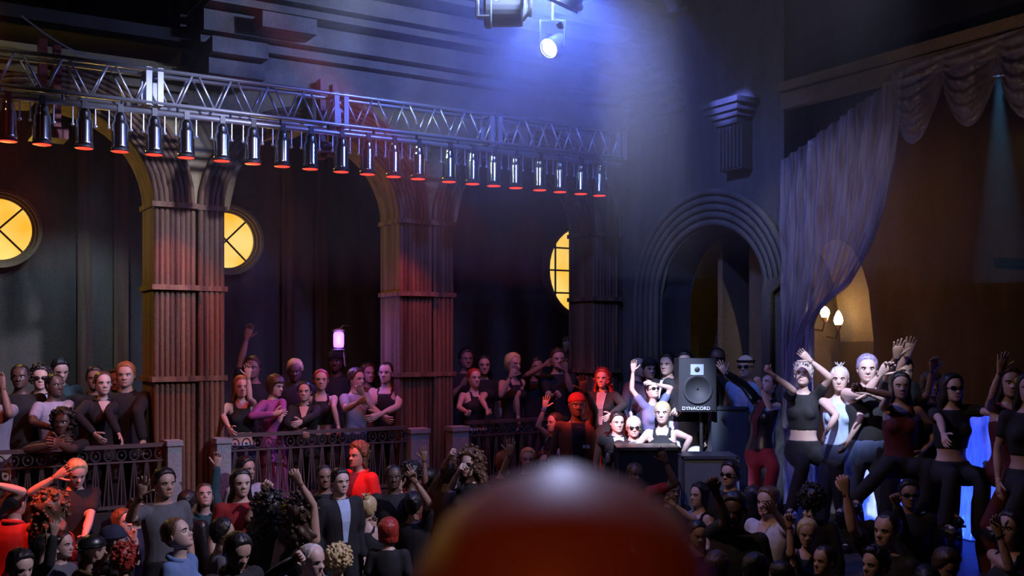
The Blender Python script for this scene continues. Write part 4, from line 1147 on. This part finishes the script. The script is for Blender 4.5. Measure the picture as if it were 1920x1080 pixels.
        if loc == 's':
            for s, hip, kn, an in lg:
                m = M(); m.capsule(an+V((0, .04*k, -.04*k)), an+V((0, -.16*k, -.048*k)), [.042*k, .047*k, .046*k, .036*k], 10); m.box(an+V((0, -.06*k, -.085*k)), (.075*k, .27*k, .02))
                put('shoe', m, mat(CLO['k'], 'leather'), R)
# gallery, left bay
P(-16, 705, 46, 20, 'b', 'mm short:b tee:lg cr', 'person at the left edge with a bare forearm lifted to the face', B=(42, 772, 4, 722, 'relax'), d=.2)
P(38, 684, 39, 15, 'b', 'md buzz:k tee:k k', 'dark figure in black beside the man in sunglasses, far left gallery', d=.75)
P(76, 687, 42, 25, 'b', 'mp curly:k jacket:k:lb k shades', 'man in sunglasses with a pale blue shirt under a dark jacket', d=.95)
P(102, 701, 40, 60, 'b', 'md buzz:k tee:lg k', 'dark-skinned man in a grey t-shirt turned to the right on the left gallery', d=.55, A=(82, 788, 108, 806), B=(143, 772, 128, 800))
P(114, 672, 39, 40, 'b', 'mp short:k long:te k', 'pale man in a dark teal shirt looking down behind the others', d=1.4, pitch=-15)
P(118, 768, 44, 8, 'b', 'md curly:k tee:k k', 'man in a black t-shirt leaning with folded arms on the left railing', d=.02, sit=True, Hf=1.72, A=(75, 838, 108, 832), B=(157, 836, 132, 828))
P(193, 697, 40, 35, 'b', 'fp tied:b long:k:skin k', 'pale woman in a black dress with a white neckline', d=.25, A=(165, 775, 177, 812), B=(222, 770, 226, 812))
P(178, 689, 36, 20, 'b', 'mb short:k long:k k', 'dim figure behind the pale woman in the black dress', d=.9)
P(236, 681, 46, 12, 'b', 'mm short:g jacket:k k', 'tall man in a black jacket with one hand on the left railing', d=.25, B=(276, 770, 268, 825))
P(218, 693, 38, 10, 'b', 'mb short:k tee:k k', 'dim head between the pale woman and the tall man in black', d=.95)
# gallery, middle bay
P(452, 706, 40, 25, 'b', 'fp medium:g crop:k n belt:lg', 'woman in a black crop top with one hand lifted over her head', d=.25, A=(430, 775, 438, 800), B=(479, 745, 465, 697, 'relax'))
P(474, 670, 36, 0, 'b', 'mb short:b tee:k k', 'dim figure with a raised arm behind the woman in the crop top', d=1.0, A=(452, 672, 463, 634, 'relax'))
P(519, 702, 40, 62, 'b', 'fp fringe:b dresslong:pu wi', 'woman in a purple dress turned to the right', d=.25, A=(482, 778, 515, 776, 'relax'), B=(540, 755, 537, 775, 'relax'), pitch=-12)
P(553, 674, 42, 10, 'b', 'md short:y long:k k', 'person with bleached hair and a dark coat behind the railing', d=.8, pitch=-10)
P(571, 716, 39, 5, 'b', 'fp tied:k long:k:skin k', 'pale woman in black long sleeves at the middle railing', d=.2, A=(545, 792, 566, 808), B=(600, 775, 572, 788))
P(602, 693, 41, 12, 'b', 'fp tied:r crop:k k', 'red-haired woman in a black crop top, one arm straight down to the railing', d=.3, A='d', B=(633, 760, 636, 808))
P(630, 658, 38, 0, 'b', 'md short:k long:k k beanie:k', 'tall shadowy figure under the violet lamp', d=1.1)
P(668, 692, 39, 55, 'b', 'mp short:b tee:lg n', 'man in a pale grey t-shirt clapping at the middle railing', d=.25, A=(655, 765, 678, 752, 'relax'), B=(703, 768, 683, 738, 'relax'))
P(690, 682, 36, 30, 'b', 'fm medium:b long:br k', 'dim brown-haired woman behind the clapping man', d=.9)
P(725, 680, 41, -15, 'b', 'mp slick:k tank:k k neck:w long', 'person in a long black sleeveless top with a pale necklace', d=.25, A=(702, 762, 722, 778), B=(750, 760, 714, 776))
# gallery, right bay
P(889, 691, 36, 25, 'b', 'fp tied:r halter:k k belt:lg', 'woman in a black halter top dancing at the far railing', d=.25, A=(862, 762, 877, 770, 'fist'), B=(905, 748, 915, 768, 'fist'))
P(907, 667, 35, 10, 'b', 'fm medium:k tee:k k', 'dark-haired woman behind the halter top dancer', d=.75)
P(874, 655, 33, 20, 'b', 'mb short:k tee:k k', 'dim figure behind the middle column with bent arms', d=1.2, A='c', B='c')
P(962, 664, 37, 40, 'b', 'fm short:y tank:k k', 'blond person in a black tank top, one arm hanging over the far railing', d=.2, A=(940, 740, 962, 698, 'relax'), B=(968, 742, 972, 792, 'relax'))
P(1006, 671, 34, 15, 'b', 'mb short:k tee:k k', 'dim man with a forearm held across his face', d=.6, A=(988, 702, 1022, 684, 'fist'), B='d')
P(1046, 655, 41, 10, 'b', 'mm short:b tee:k k', 'tall man in a black t-shirt with a hand lifted to his chin', d=.35, A=(1030, 745, 1042, 738, 'fist'), B=(1067, 730, 1060, 694, 'relax'))
P(1072, 667, 36, 0, 'b', 'mb short:k tee:k k shades', 'man in sunglasses behind the tall man, one hand raised', d=.85, A=(1056, 690, 1060, 656, 'open'))
# in front of the stage, red-lit
P(1040, 774, 38, -55, 'p', 'fp pony:b vest:w:k k wristA:bl', 'woman in profile with a blue wristband waving an open hand', z=11.9, A=(1008, 797, 1021, 764, 'open+'), B=(1072, 845, 1066, 826, 'fist'))
P(1082, 737, 44, 5, 'p', 'md bald:k vest:or:k je neck:lg mark bandana:r', 'man in a red bandana, orange vest and jeans with a raised hand', z=11.2, A='d', B=(1112, 768, 1096, 732, 'open'))
P(1130, 692, 41, -20, 's', 'fp wavy:r jacket:k:lg k', 'woman with long red curls in a black jacket', z=12.2, A='d', B=(1166, 758, 1144, 776, 'relax'))
# seated group under the spotlight
P(1220, 716, 44, 25, 's', 'fp tied:k croptee:sl g shades', 'woman in sunglasses under the spotlight with both arms bent overhead', z=11.7, A=(1176, 716, 1188, 684, 'relax'), B=(1261, 722, 1226, 720, 'relax'), pitch=18)
P(1197, 671, 38, 50, 's', 'mp bald:k long:n k', 'bald man in dark blue behind the woman with raised arms', z=12.45)
P(1218, 674, 36, 10, 's', 'fp tied:k tee:n k beret:k', 'woman in a black beret behind the seated group', z=12.35)
P(1252, 664, 41, -35, 's', 'mp short:k jacket:k:w je', 'black-haired man in a dark jacket and jeans next to the loudspeaker', z=12.0, B=(1268, 740, 1262, 765, 'fist'))
P(1284, 660, 36, -10, 's', 'mp short:k tee:k w', 'person in white trousers hidden behind the loudspeaker', z=11.75)
P(1157, 774, 39, 12, 'p', 'mp short:k jacket:k:w g', 'smiling man in a black jacket and white collar', z=11.7, A=(1140, 830, 1136, 848, 'relax'), B='f')
P(1188, 783, 40, 0, 'p', 'mp short:w jacket:k:g k round', 'grey-haired man in round sunglasses behind the flight case', z=11.5)
P(1242, 753, 42, -15, 'p', 'fp tied:y tank:k n', 'blond woman in a black tank top beside the flight case', z=11.35, A='l', B=(1286, 818, 1274, 848, 'relax'))
P(1344, 652, 40, 0, 's', 'md buzz:k long:k k shades', 'dark man in sunglasses behind the loudspeaker', z=11.75, A='d', B='d')
P(1398, 667, 40, -30, 's', 'mp slick:w vest:lb:w k band:k shades', 'man with a headband, sunglasses and a pale shirt', z=11.5)
# dancers on the stage
P(1447, 702, 42, -55, 's', 'fp tied:b half:k:dr r leather', 'dancer in a black leather jacket and red trousers leaning back', z=10.6, A=(1392, 722, 1345, 690, 'open'), B=(1433, 762, 1418, 706, 'fist'), lean=(.0, .12), pitch=22, legs=[(1405, 870, 1415, 960), (1440, 872, 1432, 960)])
P(1507, 680, 46, -25, 's', 'fp spike:w croptee:k k', 'dancer in a black crop top with both arms thrown up, pale spiky hair', z=10.0, A=(1474, 730, 1424, 684, 'fist'), B=(1544, 706, 1503, 662, 'relax'), legs=[(1492, 868, 1478, 975), (1553, 866, 1580, 975)], pitch=10)
P(1574, 688, 42, -20, 's', 'fp updo:w halter:lb n', 'pale dancer in a patterned halter top, arms hanging, under the spotlight', z=9.75, A=(1553, 775, 1541, 805, 'relax'), B=(1598, 780, 1590, 828, 'relax'))
P(1626, 667, 48, -15, 's', 'mp short:v tank:k je', 'man in a black tank top with a forearm across his face under the spotlight', z=9.6, A=(1598, 738, 1640, 700, 'relax'), B=(1652, 750, 1622, 735, 'relax'))
P(1688, 699, 50, -10, 's', 'fm long:k tank:dr k', 'long-haired dancer in a dark red top with an arm stretched to the left', z=9.0, A=(1650, 738, 1608, 728, 'fist'), B='h', legs=[(1645, 868, 1590, 950), (1722, 866, 1728, 970)])
P(1692, 672, 46, 5, 's', 'mb short:k tee:k k', 'dark figure with both hands raised behind the dancer in red', z=9.5, A=(1650, 700, 1664, 668, 'open'), B=(1672, 700, 1688, 664, 'open'))
P(1746, 697, 46, 0, 's', 'fb fringe:b tee:k k', 'dim dancer with a fringe behind the woman in sunglasses', z=9.1, A=(1722, 735, 1738, 692, 'relax'), B='d', legs=[(1735, 870, 1740, 960), (1765, 870, 1780, 960)])
P(1785, 702, 54, 5, 's', 'fp long:k croptee:k k shades', 'dancer with long black hair, sunglasses and a black crop top', z=8.6, A=(1738, 782, 1750, 812, 'relax'), B=(1836, 770, 1862, 800, 'relax'), legs=[(1762, 885, 1770, 990), (1818, 885, 1838, 990)])
P(1893, 690, 55, -10, 's', 'fm medium:b tank:dr dr neck:r', 'dancer with a red choker and raised arms near the right edge', z=8.3, A=(1834, 742, 1862, 694, 'open'), B='u', legs=[(1868, 890, 1850, 990), (1900, 890, 1905, 990)])
P(1928, 700, 58, -20, 's', 'fm long:k croptee:k k', 'long-haired dancer in black cut by the right edge', z=7.9, A='d', B='u', legs=[(1890, 905, 1880, 1010), (1940, 905, 1950, 1010)])
# crowd on the floor, left
P(-48, 895, 55, 30, 'q', 'mp short:k tee:k k', 'person off the left edge with a red-lit arm held out', z=8.4, B=(56, 910, 5, 902, 'fist'))
P(146, 860, 44, 40, 'q', 'mp short:y tee:k k', 'red-lit blond man with a hand in his hair', A=(85, 915, 128, 880, 'relax'), B=(186, 965, 176, 1000, 'relax'), pitch=-22)
P(28, 916, 54, 165, 'f', 'mm slick:k long:r k', 'glossy black-haired man in a red shirt with his back to the camera, lower left', A='d', B='d')
P(95, 926, 62, 170, 'f', 'fm bigcurl:m tee:r k', 'person with big brown curls in a red shirt, back to the camera')
P(116, 996, 52, 75, 'f', 'fp tied:k tee:g k', 'woman in profile beside two raised fists, lower left', A=(98, 1060, 90, 1022, 'open'), B='d')
P(84, 1004, 56, 100, 'f', 'fm medium:k long:k k', 'dark-haired woman with a raised fist in the lower left corner', B=(108, 1050, 101, 996, 'fist'))
P(42, 1030, 64, 55, 'f', 'mp short:k long:k k', 'man at the bottom left corner looking down to the right', pitch=-15)
P(174, 1006, 56, 140, 'f', 'mm buzz:b long:br k capback:k', 'man in a glossy black cap and brown shirt, seen from behind')
P(213, 988, 52, 120, 'f', 'mm buzz:k long:k k beanie:n', 'person in a dark knitted hat beside the red curls')
P(230, 955, 50, 60, 'f', 'fp long:m tank:k k', 'light-brown-haired woman holding fingers to her eyes', B=(268, 1050, 248, 978, 'two'))
P(234, 1022, 64, 175, 'f', 'fm curly:r tee:dr k', 'person with cropped red curls at the bottom edge')
P(308, 880, 56, 45, 'q', 'mm short:k tee:g k', 'black-haired man waving an open palm beside the pale post', A=(268, 962, 272, 926, 'open+', 1, 1), B='d')
P(256, 938, 46, 60, 'f', 'fp buns:b tee:n k', 'girl with dark hair clipped into small buns in front of the waving man')
P(322, 972, 64, 80, 'f', 'fp tied:m jacket:bl k', 'woman in a denim jacket, face in profile tilted up', pitch=20)
P(384, 908, 46, 20, 'f', 'fp medium:b long:te k', 'pale-faced woman looking up with one arm raised', A='d', B=(398, 905, 408, 862, 'relax'), pitch=22)
P(352, 922, 48, 160, 'f', 'mb short:k jacket:k k leather', 'person in a black leather jacket with their back turned beside the woman looking up')
# crowd on the floor, middle
P(452, 881, 54, 30, 'q', 'mp long:k tee:r k', 'man with long black hair in a red t-shirt', A='d', B=(482, 962, 498, 918, 'fist'))
P(461, 858, 42, 55, 'q', 'mm short:k tee:lg k', 'short-haired man in a grey t-shirt in front of the middle railing')
P(505, 926, 66, 170, 'f', 'fm bigcurl:k tee:k k', 'person with a mass of black curls, back to the camera')
P(562, 934, 62, 160, 'f', 'fm bigcurl:b tank:k k', 'person with greyish brown curls and a raised fist, back to the camera', B=(588, 950, 567, 900, 'fist-'))
P(606, 910, 48, -35, 'f', 'fp long:k tee:dr k', 'woman with long dark hair looking down in a dark red top', pitch=-15)
P(638, 880, 44, 35, 'q', 'mp short:k jacket:k:lb k', 'dark-haired man in a dark jacket over a pale blue shirt beside the red jacket')
P(672, 832, 46, -40, 'q', 'mm tousle:m jacket:rr:wi k', 'man in a bright red jacket with tousled brown hair')
P(690, 930, 50, 170, 'f', 'fp updo:y tank:k k', 'person with pinned-up pale hair and two lifted forearms, back to the camera', A=(652, 1050, 656, 990, 'relax'), B=(690, 1040, 702, 962, 'relax'))
P(729, 972, 48, 175, 'f', 'fp bob:r tee:k k', 'person with a bright red bob, back to the camera')
P(452, 998, 68, 50, 'f', 'mm short:k jacket:k k', 'short-haired man in a black jacket looking down at the bottom edge', pitch=-22)
P(418, 974, 54, 110, 'f', 'mm short:k tee:g k', 'dark-haired man turned away beside the man in the red t-shirt')
P(588, 1020, 64, 60, 'f', 'mp balding:w long:g k', 'balding grey-haired man at the bottom edge with a fist raised', A=(520, 1070, 556, 1046, 'fist'), pitch=-8)
P(634, 1024, 58, 175, 'f', 'fm curly:y tee:k k', 'person with cropped sandy curls, back to the camera at the bottom edge')
P(742, 922, 48, 165, 'f', 'fm tied:k tank:dr k', 'dark-haired woman with a bent wrist and bracelet held high', B=(764, 952, 746, 900, 'relax'))
P(818, 903, 46, 10, 'f', 'fm tied:g tee:k k', 'auburn-haired woman pointing one finger up', A='d', B=(850, 948, 829, 915, 'point'), pitch=-20)
P(776, 925, 46, 150, 'f', 'mb short:k tee:k k', 'dark figure with a slanting raised arm left of the pointing woman', B=(806, 940, 772, 892, 'two'))
P(768, 868, 38, -70, 'q', 'md curly:k tee:r k', 'dark-skinned person in profile before the reddish stone post')
P(806, 878, 38, 150, 'q', 'fb tied:k tee:k k', 'small dim figure with a hand raised against the middle column', A=(800, 900, 795, 858, 'open'))
P(882, 846, 50, -30, 'q', 'fp bigcurl:m tee:k k shades mark', 'woman with big brown curls, sunglasses and a marked black t-shirt', A=(850, 905, 862, 880, 'fist'))
P(842, 868, 36, 170, 'q', 'mm short:b tee:br k', 'small figure with a fist lifted beside the curly woman in sunglasses', A=(832, 880, 845, 852, 'fist'))
P(944, 848, 40, 165, 'q', 'mp short:g tee:k k', 'ginger person seen from behind with an open hand raised', B=(944, 880, 955, 848, 'open-'))
P(990, 842, 43, 0, 'q', 'mp short:y tee:k k', 'fair-haired man facing the camera above the blurred head')
P(1018, 847, 36, 20, 'q', 'fp medium:b tee:k k', 'small face just right of the fair-haired man')
P(1037, 850, 36, -10, 'q', 'fp tied:k tee:g k', 'small face under the waving woman, beside the blurred head')
P(608, 872, 38, 20, 'q', 'mb buzz:k tee:k k', 'dim face left of the man in the pale blue shirt')
P(738, 872, 38, 10, 'q', 'md buzz:k tee:k k', 'dim face right of the red jacket')
# crowd on the floor, right
P(1370, 866, 50, -45, 'q', 'mp short:k tee:k k shades', 'man in sunglasses and black shirt right of the grey-green case')
P(1312, 906, 48, -60, 'f', 'fp long:k tank:k k', 'woman with long black hair in profile with two small fists', A=(1290, 965, 1258, 942, 'fist'), B='d')
P(1376, 924, 60, -25, 'f', 'md short:k tee:k k', 'dark-skinned man in a black t-shirt with a clenched fist', A=(1350, 968, 1338, 918, 'fist'), B='d', pitch=-10)
P(1440, 915, 54, -50, 'f', 'mp short:m vee:w:skin k', 'man in a white v-neck t-shirt with a hand at his ear', A='d', B=(1466, 985, 1446, 956, 'relax'))
P(1412, 912, 48, 170, 'f', 'fm medium:b tee:k k', 'brown-haired person behind the man in the white t-shirt')
P(1310, 974, 50, 10, 'f', 'fm tied:k tank:k k', 'woman looking down with her hands drawn to her chin', A='c', B='c', pitch=-18)
P(1514, 972, 58, -15, 'f', 'fm updo:y tank:k k', 'woman with a blond topknot and a raised forearm', A=(1468, 1028, 1478, 962, 'fist'), B='d', pitch=-10)
P(1522, 912, 56, 170, 'f', 'fm curly:k long:k k', 'person with dark curls behind the blond topknot')
P(1664, 963, 64, -55, 'f', 'mm slick:k tee:k k', 'man with slicked hair and goatee, thick arm and fist raised', A=(1588, 985, 1580, 890, 'fist-'), B='d')
P(1546, 1024, 60, -60, 'f', 'fm slick:k tee:dr k', 'slick-haired woman in profile at the bottom edge')
P(1642, 1028, 62, -65, 'f', 'mm spike:k tee:k k', 'man with spiky black hair in profile at the bottom edge')
P(1724, 918, 50, -35, 'f', 'fm buns:k jacket:k:rr k shades', 'woman with two small hair buns and sunglasses')
P(1768, 928, 50, -5, 'f', 'fm curly:y jacket:k:rr k', 'person with curly blond hair and red collar, a fist raised', A='d', B=(1790, 1040, 1797, 985, 'fist'), pitch=-22)
P(1704, 902, 46, -10, 'q', 'mb short:k long:k k shades', 'dark man in sunglasses behind the woman with two buns', A=(1672, 985, 1676, 945, 'fist'))
P(1872, 935, 54, 165, 'f', 'mm short:b long:dr k', 'dark figure with an arm thrust straight up, lower right', A=(1832, 930, 1856, 862, 'fist-'), B='d')
P(1896, 958, 64, -60, 'f', 'fm long:k tank:k k', 'long-haired woman with a bent wrist at the right edge', A=(1858, 1050, 1868, 985, 'relax'), B='d')
P(1782, 1028, 58, 20, 'f', 'mm short:b tank:dr k', 'brown-haired man looking down at the bottom right edge', pitch=-22)
P(1600, 922, 48, -10, 'f', 'mb short:k tee:k k', 'dim face just right of the raised thick arm')
P(1345, 1035, 62, 160, 'f', 'fm medium:b tee:k k', 'brown-haired head at the bottom edge beside the blurred head')
P(1416, 1040, 62, 175, 'f', 'mm short:k tee:k k', 'black-haired head at the bottom edge in front of the white t-shirt')
P(1464, 1052, 62, -150, 'f', 'fm tied:k tank:k k', 'black-haired head at the bottom edge below the raised forearm')
P(1738, 1062, 60, 170, 'f', 'fm medium:k tee:k k', 'dark head at the bottom edge right of the spiky-haired man')
P(1190, 868, 46, 10, 'q', 'md buzz:b tee:r k', 'dim face in front of the flight case', B=(1262, 905, 1246, 862, 'relax'))
P(1260, 900, 46, 20, 'f', 'mb short:k tee:k k', 'dim figure right of the blurred head in front of the case')
# the blurred head in front
P(1056, 872, 800, 178, 'v', 'mb bald:k tee:k k', 'bald head seen from behind, blurred and red-lit, bottom centre', z=.515, xtra=1)
finish_people()
